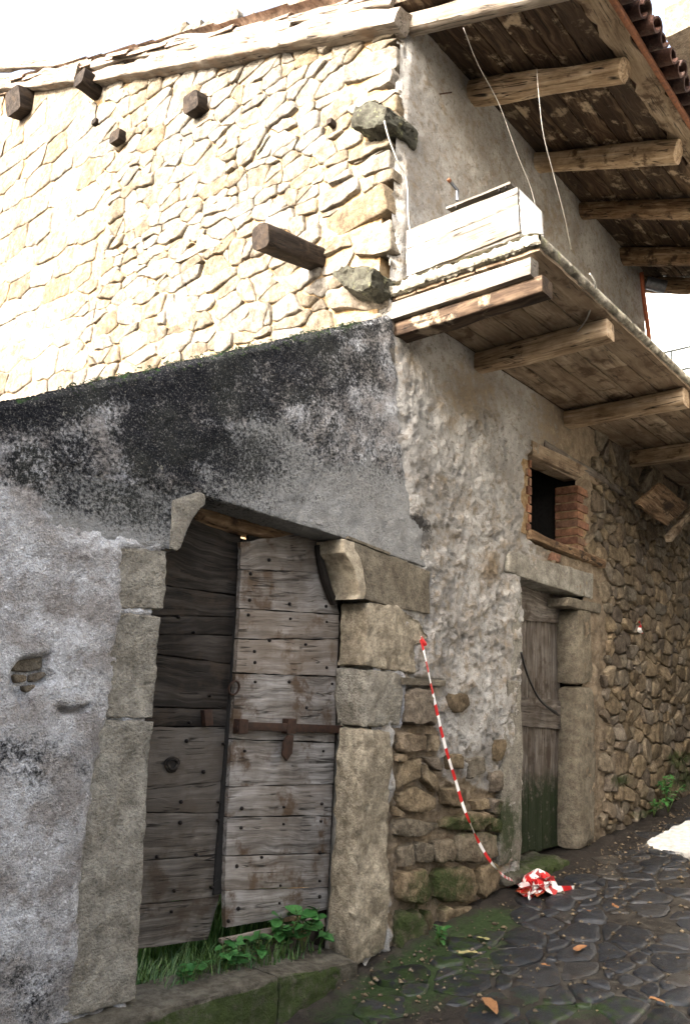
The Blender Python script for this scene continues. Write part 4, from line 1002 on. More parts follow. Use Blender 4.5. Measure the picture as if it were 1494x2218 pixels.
for k in range(29):
    x = 4.62+0.2*k
    for me, dx, dz, dy in ((pan, 0.0, 0.13, 0.0), (cov, 0.1, 0.15, 0.03)):
        o = bpy.data.objects.new('roof_tile', me); yy = -1.80+dy+RNG.uniform(-.025, .025)
        link(o, roof, (x+dx+RNG.uniform(-.01, .01), yy, bz(yy)+dz+RNG.uniform(-.006, .006))); o.rotation_euler = (ang, RNG.uniform(-.06, .06), RNG.uniform(-.05, .05))
def tile_field():
    xs = np.linspace(4.50, 10.42, 31*10); ys = np.concatenate([np.arange(-1.36, 9.3, 0.38)]); v, f = [], []
    for i, yy in enumerate(ys):
        for e, off in ((0, 0.035), (0.375, 0.0)):
            for x in xs:
                v.append((x, yy+e, float(roofz(yy+e))+0.115+off*.5+0.055*abs(math.sin(math.pi*(x-4.62)/0.2))+0.012*math.sin(x*17+yy*5)))
    n = len(xs)
    for r in range(2*len(ys)-1):
        for i in range(n-1): q = r*n+i; f.append((q, q+1, q+n+1, q+n))
    o = mobj('tile_field', v, f, 'paletile', roof, True, v, (0, 0, 0), 50); o['kind'] = 'stuff'
tile_field()
# boarding and verge timbers above the gable
plank('roof_deck', 'board', roof, (4.60, 0.26, float(roofz(.26))+.03), (10.35, 0.26, float(roofz(.26))+.03), (10.35, 9.3, float(roofz(9.3))+.03), (4.60, 9.3, float(roofz(9.3))+.03), 0.03, 30, 20, seed=130)
VX = XC-0.06
def vergepts(pa, pb, off=(0, 0, 0)): return G(*pa, VX)+np.array(off), G(*pb, VX)+np.array(off)
p0, p1 = vergepts((200, 174), (872, 42)); beam('verge_beam', 'verge', roof, p0, p1, 0.20, 0.19, seed=131, gnarl=0.032, rnd=0.22, nl=140)
p0, p1 = vergepts((-60, 197), (178, 166)); beam('verge_beam', 'verge', roof, p0, p1, 0.18, 0.22, seed=132, gnarl=0.04, rnd=0.25, nl=40)
p0, p1 = vergepts((-60, 152), (208, 141)); beam('verge_board', 'verge', roof, p0+np.array([-.03, 0, .02]), p1+np.array([-.03, 0, .02]), 0.10, 0.12, seed=133, gnarl=0.02, rnd=0.3, nl=40)
p0, p1 = vergepts((212, 143), (640, 62)); beam('verge_board', 'verge', roof, p0+np.array([-.04, 0, 0]), p1+np.array([-.04, 0, 0]), 0.06, 0.085, seed=134, gnarl=0.03, rnd=0.3, nl=60)
p0, p1 = vergepts((205, 131), (860, 14)); beam('verge_board', 'verge', roof, p0+np.array([-.06, 0, 0.0]), p1+np.array([-.06, 0, 0.0]), 0.05, 0.08, seed=135, gnarl=0.03, rnd=0.3, nl=60)
vtm = tile_mesh(0.09, 0.075, 0.45, 1); vtm.materials[0] = MT['paletile']
for k in range(24):
    yy = 0.1+k*0.40; o = bpy.data.objects.new('verge_tile', vtm)
    link(o, roof, (XC-0.07+RNG.uniform(-.03, .03), yy, G(430, 88)[2]*0+float(roofz(yy))+0.02+0.012*yy)); o.rotation_euler = (math.atan(0.385)-0.03, RNG.uniform(-.1, .1), RNG.uniform(-.08, .08))
# --- timber and stone stubs built into the gable
def stub(name, base, tip, w_, h_, mat, seed, gnarl=0.012, label=None, rnd=.4):
    b = G(*base); t = S(*tip, b[1]); t[2] = t[2]
    o = beam(name, mat, house, b+np.array([0.25, 0, 0]), t, w_, h_, seed=seed, gnarl=gnarl, rnd=rnd, nl=20)
    if label: o['label'] = label
    return o
stub('beam_stub', (690, 553), (563, 513), 0.17, 0.18, 'darkwood', 140, 0.012, 'long blackened beam stub')
stub('beam_stub', (440, 226), (412, 220), 0.24, 0.20, 'darkwood', 141, 0.01)
stub('beam_stub', (268, 305), (248, 294), 0.20, 0.15, 'darkwood', 142, 0.01)
stub('beam_stub', (725, 278), (712, 262), 0.06, 0.06, 'darkwood', 143, 0.006)
stub('beam_stub', (212, 268), (203, 262), 0.10, 0.07, 'darkwood', 144, 0.006)
stub('purlin_end', (62, 222), (28, 218), 0.40, 0.36, 'darkwood', 145, 0.02)
stub('purlin_end', (215, 200), (172, 168), 0.20, 0.20, 'darkwood', 146, 0.03)
def gstone(pts, xproud, depth, mat, seed, name='bracket_stone', bev=0.03):
    b = [G(*p, XC-xproud) for p in pts]
    return block(name, mat, house, b, (depth, 0, 0), bev, 0.05, 0.03, seed)
gstone([(758, 265), (765, 225), (812, 204), (838, 225), (834, 262), (790, 283)], 0.22, 0.45, 'bracket', 150)
gstone([(716, 592), (738, 573), (806, 573), (803, 618), (775, 636), (734, 622)], 0.26, 0.5, 'bracket', 151)
# drain pipe at the far end of the house, and the gutter outlet beside it
v, f, g = tube(curve([S(1388, 590, -.12), S(1394, 650, -.10), S(1404, 724, -.10), S(1411, 800, -.10)], 12), 0.028, 10); mobj('drain_pipe', v, f, 'copper', house, True, g)
v, f, g = tube([S(1398, 612, -.10), S(1440, 622, -.30)], 0.085, 14); mobj('gutter_outlet', v, f, 'zinc', house, True, g, None, 40)

# ================================================================== courtyard wall with the portal
cwall = thing('courtyard_wall', 'rendered courtyard wall with sloping mossy top and arched stone portal, left of the house', 'wall', (2.4, 0.2, 0.0))
T0, T1 = S(0, 872), S(842, 682)
TSL = (T1[2]-T0[2])/(T1[0]-T0[0])
def wtop(x): return T0[2]+TSL*(np.asarray(x)-T0[0])
JA = [(266, 1185), (365, 1191), (363, 1215), (356, 1319), (264, 1321)]
JB = [(264, 1327), (351, 1335), (347, 1400), (335, 1558), (234, 1552), (246, 1440)]
JC = [(234, 1558), (335, 1564), (324, 1700), (313, 1840), (303, 1960), (293, 2163), (178, 2196), (163, 2150), (170, 2000), (192, 1800), (214, 1650)]
CL = [(96, 1068), (132, 1020), (270, 1040), (360, 1060), (435, 1062), (447, 1073), (446, 1093), (431, 1107), (413, 1135), (400, 1167), (393, 1187), (385, 1193), (372, 1190), (118, 1133)]
LT = [(449, 1074), (600, 1121), (748, 1166), (850, 1203), (905, 1222), (898, 1150), (878, 1040), (760, 985), (560, 935), (425, 985), (440, 1060)]
CR = [(768, 1174), (850, 1205), (932, 1237), (932, 1331), (870, 1319), (800, 1300), (790, 1297), (794, 1272), (787, 1235), (777, 1206), (769, 1192)]
R1 = [(797, 1303), (860, 1313), (915, 1345), (935, 1380), (907, 1402), (903, 1461), (850, 1453), (793, 1442)]
R2 = [(792, 1449), (869, 1464), (868, 1572), (789, 1572)]
PR = [(791, 1580), (852, 1583), (848, 1650), (845, 1800), (841, 2058), (766, 2094), (772, 1900), (777, 1760), (784, 1652)]
OPEN = [(440, 1064), (600, 1110), (748, 1156), (790, 1180), (800, 1300), (808, 1450), (806, 1580), (790, 1800), (785, 2300), (270, 2300), (278, 2130), (318, 1560), (345, 1200), (372, 1180), (400, 1120), (430, 1080)]
JA2 = [(236, 1183), (365, 1191), (363, 1215), (356, 1319), (234, 1321)]
JB2 = [(230, 1326), (351, 1335), (347, 1400), (335, 1558), (204, 1551), (214, 1440)]
JC2 = [(204, 1557), (335, 1564), (324, 1700), (313, 1840), (303, 1960), (293, 2163), (140, 2204), (130, 2150), (140, 2000), (162, 1800), (184, 1650)]
CL2 = [(60, 1062), (100, 985), (270, 1000), (360, 1030), (435, 1060), (447, 1073), (446, 1093), (431, 1107), (413, 1135), (400, 1167), (393, 1187), (385, 1193), (372, 1190), (100, 1150)]
CLE = [(378, 1082), (405, 1072), (432, 1063), (445, 1068), (448, 1080), (446, 1094), (432, 1106), (418, 1126), (408, 1150), (400, 1172), (394, 1188), (386, 1194), (371, 1190)]
LT2 = [(449, 1074), (600, 1121), (748, 1166), (850, 1203), (925, 1230), (925, 1150), (910, 1000), (760, 930), (560, 880), (400, 930), (440, 1060)]
STONES = [(JA, 0), (JB, 0), (JC, 0), (CR, 0), (R1, 0), (R2, 0), (PR, 0)]
def crust_at(px, py, pn):
    tl = py-(872-0.2286*px)                                  # photo pixels below the top edge
    wv = fbm(pn, 2.6, 4, 206); wv2 = fbm(pn, 7, 4, 207)
    crust = 1.0*sstep(170, 10, tl+60*wv)*(0.5+0.5*sstep(880, 560, px))
    crust = np.maximum(crust, 0.85*np.clip(blob(px, py, 350, 950, 120, 120, 30)*1.2, 0, 1))
    crust = np.maximum(crust, 0.6*np.clip(blob(px, py, 230, 1085, 190, 60, 15)*1.3, 0, 1))
    crust = np.maximum(crust, 0.75*np.clip(blob(px, py, 500, 985, 140, 70, 15)*1.3, 0, 1))
    crust = np.maximum(crust, 0.62*np.clip(blob(px, py, 560, 840, 330, 85, -13)*1.3, 0, 1))
    crust = np.maximum(crust, 0.5*np.clip(blob(px, py, 130, 1000, 190, 80)*1.3, 0, 1))
    crust = np.maximum(crust, 0.30*np.clip(blob(px, py, 60, 1650, 150, 60)*1.2, 0, 1)+0.25*blob(px, py, 60, 2150, 150, 120))
    crust = np.maximum(crust, 0.35*np.clip(blob(px, py, 730, 870, 150, 130)*1.2, 0, 1))
    crust = np.maximum(crust, 0.36*np.clip(blob(px, py, 640, 930, 280, 140, 12)*1.4, 0, 1)+0.0)
    crust = np.maximum(crust, 0.55*np.clip(blob(px, py, 420, 1000, 190, 120, 10)*1.4, 0, 1))
    crust = crust+0.22*wv2*(crust > .15)
    crust -= 0.6*blob(px, py, 120, 1240, 190, 110)
    return np.clip(crust, 0, 1)
def court_skin():
    x0, x1, z0, z1, rs = 1.35, 5.02, -0.45, 4.75, 0.0125
    nx, nz = int((x1-x0)/rs)+1, int((z1-z0)/rs)+1
    X, Z = np.meshgrid(np.linspace(x0, x1, nx), np.linspace(z0, z1, nz)); x, z = X.ravel(), Z.ravel()
    P0 = np.column_stack([x, 0*x, z]); px, py = proj(P0); pn = np.column_stack([x, z, 0*x])
    low = fbm(pn, 1.7, 4, 200); mid = fbm(pn, 9, 4, 201); hi = fbm(pn, 38, 3, 202)
    h = 0.014+0.016*low+0.011*mid+0.006*hi
    # hollow low on the left where the coat has come away, with stones showing
    hole = sstep(6, -10, dist_poly(px, py, [(20, 1450), (45, 1425), (95, 1415), (108, 1405), (100, 1445), (108, 1475), (60, 1500), (50, 1535), (22, 1500)])+6*mid)
    hole2 = sstep(5, -8, dist_poly(px, py, [(118, 1530), (150, 1536), (185, 1525), (178, 1545), (135, 1548)])+5*mid)
    h -= 0.06*hole+0.05*hole2
    # the edge of the coat over the jamb: a step running down the wall
    h += 0.012*sstep(12, -12, px-(220-(py-1350)*0.085)+26*mid)*sstep(1300, 1420, py)
    nj = fbm(pn, 13, 4, 203)*20
    jut = np.zeros_like(x)
    for pl, _ in STONES: jut = np.maximum(jut, sstep(16, -12, dist_poly(px, py, pl)+nj*0.7))
    h = h*(1-jut)-0.03*jut+0.008*hi*jut*(1-jut)*4
    dl = sstep(60, -45, dist_poly(px, py, LT)+nj*1.3+50*low)
    h = h*(1-dl)-0.016*dl+0.010*hi*dl*(1-dl)*4
    dc = sstep(34, -26, dist_poly(px, py, CL)+nj*0.45+14*low); h = h*(1-dc)-0.016*dc+0.010*hi*dc*(1-dc)*4
    # right hand seam with the house
    sm = dist_poly(px, py, SEAM); h -= 0.05*sstep(-14, 6, sm+nj*0.5)
    top = wtop(x)+0.012*fbm(pn, 6, 3, 205)
    zc = np.minimum(z, top); edge = sstep(0.05, 0.0, top-zc); h -= 0.02*edge
    v = np.column_stack([x, -h, zc])
    idx = np.arange(len(x)).reshape(nz, nx)
    a, b, c, d = idx[:-1, :-1].ravel(), idx[:-1, 1:].ravel(), idx[1:, 1:].ravel(), idx[1:, :-1].ravel()
    bad = in_poly(px, py, OPEN)
    keep = ~((px[a] > 758) & (py[a] > 1585)) & ~(bad[a] | bad[b] | bad[c] | bad[d]) & (z[a] < top[a]) & ~((sm[a] > 14))
    f = np.column_stack([a, b, c, d])[keep]
    # masks
    tl = py-(872-0.2286*px); wv2 = fbm(pn, 7, 4, 207)
    crust = crust_at(px, py, pn)
    moss = np.clip(sstep(30, 0, tl)*(0.1+0.8*sstep(0.0, 0.2, wv2)), 0, 1)
    stone = np.clip(dl*1.0, 0, 1)*0.8
    return mobj('render_coat', v, f, 'render', cwall, True, None, np.column_stack([np.clip(crust, 0, 1.0), moss, stone]))
coat = court_skin()
def wall_core():
    a = Acc(); y0, y1 = 0.045, 0.46
    def prism(pts):
        n = len(pts); v = [(x, y0, z) for x, z in pts]+[(x, y1, z) for x, z in pts]
        f = [tuple(range(n)), tuple(range(2*n-1, n-1, -1))]+[(i, n+i, n+(i+1) % n, (i+1) % n) for i in range(n)]
        a.add(v, f)
    xl, xr = S(335, 1560)[0]-0.06, S(797, 1450)[0]+0.06; zl = S(600, 1121)[2]+0.06
    prism([(-3.6, -1), (xl, -1), (xl, zl), (xr, zl), (xr, -1), (XC+0.02, -1), (XC+0.02, float(wtop(XC))-.01), (1.3, float(wtop(1.3))-.012), (0.2, 2.15), (-3.6, 2.15)])
    o = a.build('wall_core', 'greyrender', cwall, False); return o
wall_core()
# wall left of the picture
a = Acc(); a.add([(-3.6, 0.0, -1.2), (1.36, 0.0, -1.2), (1.36, 0.0, float(wtop(1.36))), (0.2, 0.0, 2.17), (-3.6, 0.0, 2.17), (-3.6, .05, -1.2), (1.36, .05, -1.2), (1.36, .05, float(wtop(1.36))), (0.2, .05, 2.17), (-3.6, .05, 2.17)],
                 [(0, 1, 2, 3, 4), (9, 8, 7, 6, 5), (0, 5, 6, 1), (2, 7, 8, 3), (3, 8, 9, 4)])
a.build('render_coat', 'render', cwall, False, (0.2, 0, 0))
# stones seen in the hollow of the coat
hs = [[(28, 1432), (60, 1424), (98, 1422), (96, 1450), (60, 1458), (28, 1454)], [(30, 1458), (62, 1462), (60, 1478), (34, 1482)], [(66, 1462), (100, 1452), (106, 1462), (80, 1480), (64, 1478)], [(50, 1486), (84, 1482), (72, 1498), (52, 1502)], [(118, 1512), (150, 1502), (182, 1516), (178, 1532), (140, 1536), (118, 1526)]]
FH = (np.array([0, 0.04, 0]), EX, EZ, -EY)
emit_stones([uvS(p) for p in hs], FH, 'rubble', cwall, 'wall_stone', 60, None, None, None, joint=0.003, proud=0.035, back=0.05, edge=0.22)
def smask(v, add):
    px, py = proj(v); r = np.clip(crust_at(px, py, v[:, [0, 2, 1]])*0.75+add, 0, 0.85); return np.column_stack([r, 0*r, 0*r+0.85])
# dressed stones of the portal
YD = 0.26
def front(pts, y): return [S(*p, y) for p in pts]
for k, (pl, mt) in enumerate(((JA2, 'ashlar'), (JB2, 'ashlar'), (JC2, 'ashlar'))):
    block('jamb_stone', mt, cwall, front(pl, -0.006), (0, 0.40, 0), 0.010, 0.035, 0.010, 210+k, rscale=9)
block('springer', 'render', cwall, front(CL2, 0.0), (0, 0.34, 0), 0.010, 0.035, 0.005, 214, maskfn=lambda v: smask(v, 0.05))['label'] = 'blackened left springer stone'
block('corbel', 'ashlar', cwall, front(CLE, -0.022), (0, 0.33, 0), 0.012, 0.04, 0.004, 213)['label'] = 'curved end of the left corbel'
block('lintel', 'render', cwall, front(LT2, 0.0), (0, 0.27, 0), 0.016, 0.035, 0.008, 215, maskfn=lambda v: smask(v, 0.0))
block('corbel', 'sidestone', cwall, front(CR, -0.012), (0, 0.12, 0), 0.008, 0.05, 0.005, 216)
CRE = [(744, 1166), (768, 1174), (769, 1192), (778, 1206), (788, 1235), (795, 1272), (791, 1298), (775, 1298), (779, 1286), (776, 1262), (767, 1232), (755, 1210), (745, 1196)]
block('corbel', 'palesand', cwall, front(CRE, -0.018), (0, 0.262, 0), 0.012, 0.035, 0.005, 212)['label'] = 'pale curved underside of the right corbel'
block('jamb_stone', 'ochre', cwall, front(R1, -0.015), (0, 0.265, 0), 0.018, 0.035, 0.016, 217)
block('jamb_stone', 'ashlar', cwall, front(R2, -0.015), (0, 0.265, 0), 0.016, 0.035, 0.014, 218)
def pier_mask(v): return np.column_stack([0*v[:, 0], 0.5*sstep(0.6, 0.0, v[:, 2]), 0*v[:, 0]])
block('pier', 'ochre', cwall, front(PR, -0.025), (0, 0.235, 0), 0.028, 0.035, 0.024, 219, maskfn=pier_mask, rscale=4)
block('wedge_slab', 'sidestone', cwall, front([(872, 1466), (967, 1474), (965, 1487), (872, 1484)], -0.05), (0, 0.15, 0), 0.006, 0.06, 0.006, 220)
block('corbel_moulding', 'sidestone', cwall, front([(754, 1167), (846, 1203), (846, 1196), (756, 1160)], -0.022), (0, 0.22, 0), 0.006, 0.06, 0.003, 221)
# inner timber lintel behind the stone one
zi = S(600, 1121)[2]
beam('inner_lintel', 'rafter', cwall, (S(360, 1100, .35)[0], 0.36, zi+0.02), (S(760, 1160, .35)[0]+.1, 0.36, zi+0.0), 0.16, 0.16, seed=222, gnarl=0.015, nl=40)
# threshold stones
def sill(pts_top_front, pts_top_back, drop, seed):
    pass
zs = 0.155
sA = [HZ(140, 2216, zs+.03), HZ(602, 2133, zs), HZ(598, 2096, zs), HZ(280, 2120, zs+.03)]
def sillblock(q, z0, seed):
    return block('threshold_stone', 'sill', cwall, [np.array(p) for p in q], (0, 0, -(zs-z0)), 0.035, 0.045, 0.013, seed, maskfn=lambda v: np.column_stack([0*v[:, 0], 0.36+0.40*(v[:, 1] < -0.1)*(v[:, 2] < 0.13), 0*v[:, 0]]))
xm = S(600, 2130, -.12)[0]
sillblock([(2.35, -0.15, zs+.02), (xm-.004, -0.15, zs), (xm-.004, 0.26, zs), (2.35, 0.26, zs+.03)], -0.35, 230)
sillblock([(xm+.006, -0.14, zs-.01), (4.52, -0.10, zs-.07), (4.545, 0.2, zs-.05), (xm+.006, 0.26, zs)], -0.30, 231)

# --- portal doors
def leaf(name, yd, mat, bounds, lx, rx, seed, ydr=None, th=0.035, zback=2.55):
    """bounds: (y at left edge, y at right edge) for every joint; lx, rx: pixel x of the edges as functions of y"""
    ydr = yd if ydr is None else ydr
    def pt(x_, y_, right): return S(x_, y_, ydr if right else yd)
    zt, zb_ = pt(lx(1300), 1300, False)[2], 0.45
    xa, xb = pt(lx(1500), 1500, False)[0]+.08, pt(rx(1500), 1500, True)[0]-.10
    yk = max(yd, ydr)+th+.002
    root = mobj(name, *box(xa-.09, xb+.085, yk, yk+.02, 0.52, zback), 'black', cwall, False)  # dark sheet added behind the planks to close their bright gaps
    for zz in (0.75, 1.55, 2.25): mobj('ledge', *box(xa, xb, yk+.022, yk+.06, zz, zz+.12), mat, root, False, np.array(box(xa, xb, yk+.022, yk+.06, zz, zz+.12)[0]))
    for k in range(len(bounds)-1):
        (a0, a1), (b0, b1) = bounds[k], bounds[k+1]
        q00, q10 = pt(lx(b0), b0-1.2, False), pt(rx(b1), b1-1.2, True); q11, q01 = pt(rx(a1), a1+1.2, True), pt(lx(a0), a0+1.2, False)
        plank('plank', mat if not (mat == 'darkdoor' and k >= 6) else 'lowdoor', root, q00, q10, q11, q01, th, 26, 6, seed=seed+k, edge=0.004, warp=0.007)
    return root
def interp(pts): 
    ys = [p[1] for p in pts]; xs = [p[0] for p in pts]; return lambda y_: float(np.interp(y_, ys, xs))
rl = interp([(524, 1150), (521, 1300), (506, 1560), (497, 1700), (488, 1900), (489, 2010)])
rr = interp([(690, 1160), (735, 1300), (735, 1310), (729, 1480), (726, 1600), (718, 1800), (709, 1975)])
RB = [(1172, 1150), (1233, 1241), (1318, 1331), (1384, 1384), (1458, 1466), (1601, 1609), (1705, 1698), (1770, 1767), (1855, 1848), (1929, 1922), (2012, 1972)]
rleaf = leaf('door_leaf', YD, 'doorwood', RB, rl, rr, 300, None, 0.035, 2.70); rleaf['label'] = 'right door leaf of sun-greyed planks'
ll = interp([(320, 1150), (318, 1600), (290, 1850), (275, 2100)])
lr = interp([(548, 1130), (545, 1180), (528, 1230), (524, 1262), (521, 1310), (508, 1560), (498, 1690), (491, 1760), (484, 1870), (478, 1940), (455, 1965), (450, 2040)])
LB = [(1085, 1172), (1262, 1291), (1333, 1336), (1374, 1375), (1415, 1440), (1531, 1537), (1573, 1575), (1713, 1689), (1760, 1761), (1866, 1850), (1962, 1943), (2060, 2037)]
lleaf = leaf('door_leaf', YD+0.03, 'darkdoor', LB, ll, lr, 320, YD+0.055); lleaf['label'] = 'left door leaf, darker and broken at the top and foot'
plank('kick_board', 'doorwood', rleaf, S(481, 2044, YD-.02), S(705, 2007, YD-.02), S(703, 1985, YD-.02), S(480, 2036, YD-.02), 0.03, 20, 3, seed=345)
plank('ledge_end', 'darkdoor', rleaf, S(540, 1236, YD+.05), S(672, 1236, YD+.05), S(672, 1160, YD+.05), S(540, 1150, YD+.05), 0.03, 20, 3, seed=346)
beam('curved_stop', 'darkdoor', rleaf, S(690, 1180, YD-.035), S(724, 1308, YD-.035), 0.05, 0.05, seed=347, gnarl=0.006, bow=-0.03, up=(1, 0, 0))
nail_px = [(553, 1477), (719, 1481), (627, 1477), (551, 1411), (707, 1446), (552, 1435), (662, 1396), (584, 1387), (538, 1332), (629, 1340), (707, 1347), (541, 1300), (706, 1313), (543, 1243), (583, 1213), (627, 1308), (664, 1533),
           (530, 1627), (700, 1627), (524, 1751), (615, 1748), (697, 1741), (522, 1793), (614, 1785), (695, 1779), (567, 1857), (693, 1847), (513, 1876), (607, 1918), (692, 1908), (516, 1968), (605, 1956), (692, 1942), (495, 1995), (694, 2002)]
nail_pl = [(405, 1605), (485, 1611), (442, 1672), (393, 1737), (474, 1738), (391, 1782), (473, 1777), (426, 1852), (340, 1856), (378, 1929), (459, 1922), (372, 1975), (387, 1336), (420, 1370), (455, 1508), (411, 1565)]
nv_, nf_, _ = (lambda r: tube([(0, 0.012, 0), (0, -0.004, 0), (0, -0.010, 0), (0, -0.013, 0)], [0.015, 0.0155, 0.011, 0.004], 8))(0)
nme = bpy.data.meshes.new('nail'); nme.from_pydata([tuple(p) for p in nv_], [], nf_); nme.polygons.foreach_set('use_smooth', np.ones(len(nf_), bool)); nme.materials.append(MT['nail'])
for pts, yy, lf in ((nail_px, YD-0.004, rleaf), (nail_pl, YD+0.034, lleaf)):
    for p in pts:
        o = bpy.data.objects.new('nail', nme); q = S(*p, yy); s_ = RNG.uniform(0.5, 0.85); link(o, lf, q); o.scale = (s_, 1, s_)
for (xa_, xb_, y_, lf) in ((S(735, 1400, YD)[0]-.04, 4.70, YD+.05, rleaf), (S(510, 1500, YD)[0]-.05, S(510, 1500, YD)[0]+.06, YD+.115, rleaf)):
    beam('gap_post', 'darkdoor', cwall, ((xa_+xb_)/2, y_+.05, 0.50 if xb_ < 4.2 else 0.0), ((xa_+xb_)/2, y_+.05, 2.75), .09, xb_-xa_, seed=348, gnarl=.006, up=(1, 0, 0))  # posts added behind the leaves to block light through the gaps
# bolt with its staples and hasp
a = Acc()
v, f, g = beam_data(S(512, 1572, YD-.035), S(738, 1580, YD-.035), 0.03, 0.055, seed=350, gnarl=0.003, nl=30, rnd=.3); a.add(v, f, g); a.build('iron_bolt', 'iron', rleaf, True, None, 45)
for (x0, y0, x1, y1) in ((518, 1558, 540, 1590), (622, 1557, 644, 1590)):
    q0, q1 = S(x0, y1, YD-.056), S(x1, y0, YD-.056); block('bolt_staple', 'iron', rleaf, [(q0[0], q0[1], q0[2]), (q1[0], q0[1], q0[2]), (q1[0], q0[1], q1[2]), (q0[0], q0[1], q1[2])], (0, 0.06, 0), 0.006, 0.05, 0.002, 352)
block('hasp', 'iron', rleaf, front([(626, 1592), (637, 1592), (636, 1606), (634, 1632), (622, 1649), (613, 1636), (616, 1606)], YD-.05), (0, 0.02, 0), 0.005, 0.05, 0.001, 354)
def ring(c, r, t, mat, parent, name, y_):
    cc = S(*c, y_); pts = [cc+np.array([r*math.cos(a_), -0.01*math.sin(a_), r*math.sin(a_)]) for a_ in np.linspace(0, 2*math.pi, 20)]
    v, f, g = tube(pts, t, 7, False); return mobj(name, v, f, mat, parent, True, g)
ring((507, 1490), 0.042, 0.007, 'iron', lleaf, 'ring_handle', YD-.005)
block('lock_plate', 'iron', lleaf, front([(443, 1538), (460, 1536), (463, 1572), (446, 1574)], YD-.0), (0, 0.04, 0), 0.005, 0.05, 0.002, 356)
def knot(c, r, parent, y_, dark):
    cc = S(*c, y_); a = Acc()
    for k, (rr_, yy) in enumerate(((r, 0.004), (r*.72, -0.004))):
        pts = [cc+np.array([rr_*1.2*math.cos(t_)*(1+.15*math.sin(3*t_)), yy, rr_*math.sin(t_)]) for t_ in np.linspace(0, 2*math.pi, 18)]
        a.add(*tube(pts, r*0.20, 6, False)[:2])
    o = a.build('knot', 'darkdoor', parent); o['kind'] = 'stuff'
    pts = [cc+np.array([r*0.75*math.cos(t_)*1.1, 0.003, r*.8*math.sin(t_)]) for t_ in np.linspace(0, 2*math.pi, 15)[:-1]]
    mobj('knot_hole', pts, [tuple(range(14))], 'black' if dark else 'darkdoor', parent, False, pts)
knot((374, 1656), 0.040, lleaf, YD+.024, True)

# ================================================================== things on and around the house
# planter box on the balcony
bx = thing('planter_box', 'bleached white plank box standing on the balcony corner', 'box', (4.85, -0.6, 4.94))
XB = 4.715
q = [G(884, 603, XB), G(1130, 506, XB), G(1124, 410, XB), G(885, 503, XB)]
hm = 0.60
def lerp(a_, b_, t_): return a_+(b_-a_)*t_
plank('side_board', 'white', bx, q[0], q[1], lerp(q[1], q[2], hm)-np.array([0, 0, .004]), lerp(q[0], q[3], hm)-np.array([0, 0, .004]), 0.03, 30, 5, seed=360, flip=True)
plank('side_board', 'white', bx, lerp(q[0], q[3], hm), lerp(q[1], q[2], hm), q[2], q[3], 0.03, 30, 5, seed=361, flip=True)
e0, e1 = q[1]+np.array([0.0, -.004, 0]), q[2]+np.array([0, -.004, 0]); dx = np.array([0.34, 0, 0])
plank('end_board', 'paint', bx, e0, e0+dx, e1+dx, e1, 0.03, 8, 6, seed=362)
plank('side_board', 'white', bx, q[0]+dx, q[1]+dx, q[2]+dx, q[3]+dx, 0.03, 12, 4, seed=363)
plank('base_board', 'white', bx, q[0]+np.array([.03, 0, .01]), q[1]+np.array([.03, .03, .01]), q[1]+dx+np.array([-.03, .03, .01]), q[0]+dx+np.array([-.03, 0, .01]), 0.02, 6, 4, seed=364)
lb = thing('shelf_plank', 'pale plank with screw holes lying askew on top of the box', 'plank', G(1035, 440, 4.75))
z_ = q[2][2]+0.02
p_ = [G(966, 447, XB-.02), G(1104, 392, XB-.02)]
up_ = np.array([0.16, 0, 0.02])
plank('board', 'white', lb, p_[0], p_[1], p_[1]+up_, p_[0]+up_, 0.022, 16, 4, seed=366)
for c in ((985, 449), (1078, 411), (1092, 405)):
    cc = G(c[0], c[1]-6, XB-.025); v, f, g = tube([cc+np.array([0.02, 0, -.03]), cc+np.array([0.02, 0, .008])], 0.010, 7); mobj('screw', v, f, 'nail', lb, True, g)
p_ = [G(884, 500, XB-.03), G(945, 473, XB-.03)]
o = plank('plank_offcut', 'white', None, p_[0], p_[1], p_[1]+np.array([0.18, 0, .01]), p_[0]+np.array([0.18, 0, .01]), 0.022, 8, 4, seed=368)
tag(o, 'short pale plank offcut at the wall end of the box', 'plank')
c0, c1 = S(990, 412, -.25), S(970, 388, -.23)
v, f, g = tube([c0+np.array([0, 0, -.1]), c0, lerp(c0, c1, .8)], 0.014, 10); t_ = thing('rebar_stub', 'rusty-tipped dark pipe sticking up behind the plank', 'pipe', c0)
mobj('pipe', v, f, 'zinc', t_, True, g, None, 40); v, f, g = tube([lerp(c0, c1, .78), c1], 0.016, 10); mobj('rusty_end', v, f, 'rust', t_, True, g, None, 40)
def wire(pts, r, label, n=30, mat='wire', name='wire'):
    v, f, g = tube(curve(pts, n), r, 6); return tag(mobj(name, v, f, mat, None, True, g), label, 'wire')
wire([S(1003, 60, -.55), S(1035, 140, -.5), S(1080, 225, -.5), S(1118, 330, -.5), S(1150, 410, -.5), S(1165, 480, -.5)], 0.003, 'long pale wire hanging from the eaves past the first rafter')
wire([S(1162, 150, -.9), S(1166, 205, -.9), S(1176, 290, -.88), S(1196, 370, -.85), S(1222, 470, -.8), S(1236, 540, -.7)], 0.003, 'pale wire hanging from the eaves between two rafters')
wire([HZ(1276, 592, 4.93), HZ(1288, 615, 4.88)*1.0, HZ(1283, 650, 4.84), HZ(1270, 690, 4.78), HZ(1250, 718, 4.74)], 0.007, 'white cord hooked over the balcony edge and hanging to its joist')
wire([S(832, 262, -.05), S(842, 300, -.05), S(862, 352, -.06), S(880, 390, -.06), S(884, 470, -.06), S(888, 500, -.06)], 0.007, 'white cord hanging down the house corner below the bracket stone')
v, f, g = tube([S(936, 206, 0.05), S(978, 200, -.09)], 0.007, 6); tag(mobj('iron_spike', v, f, 'iron', None, True, g), 'iron spike driven into the upper wall near the corner', 'spike')

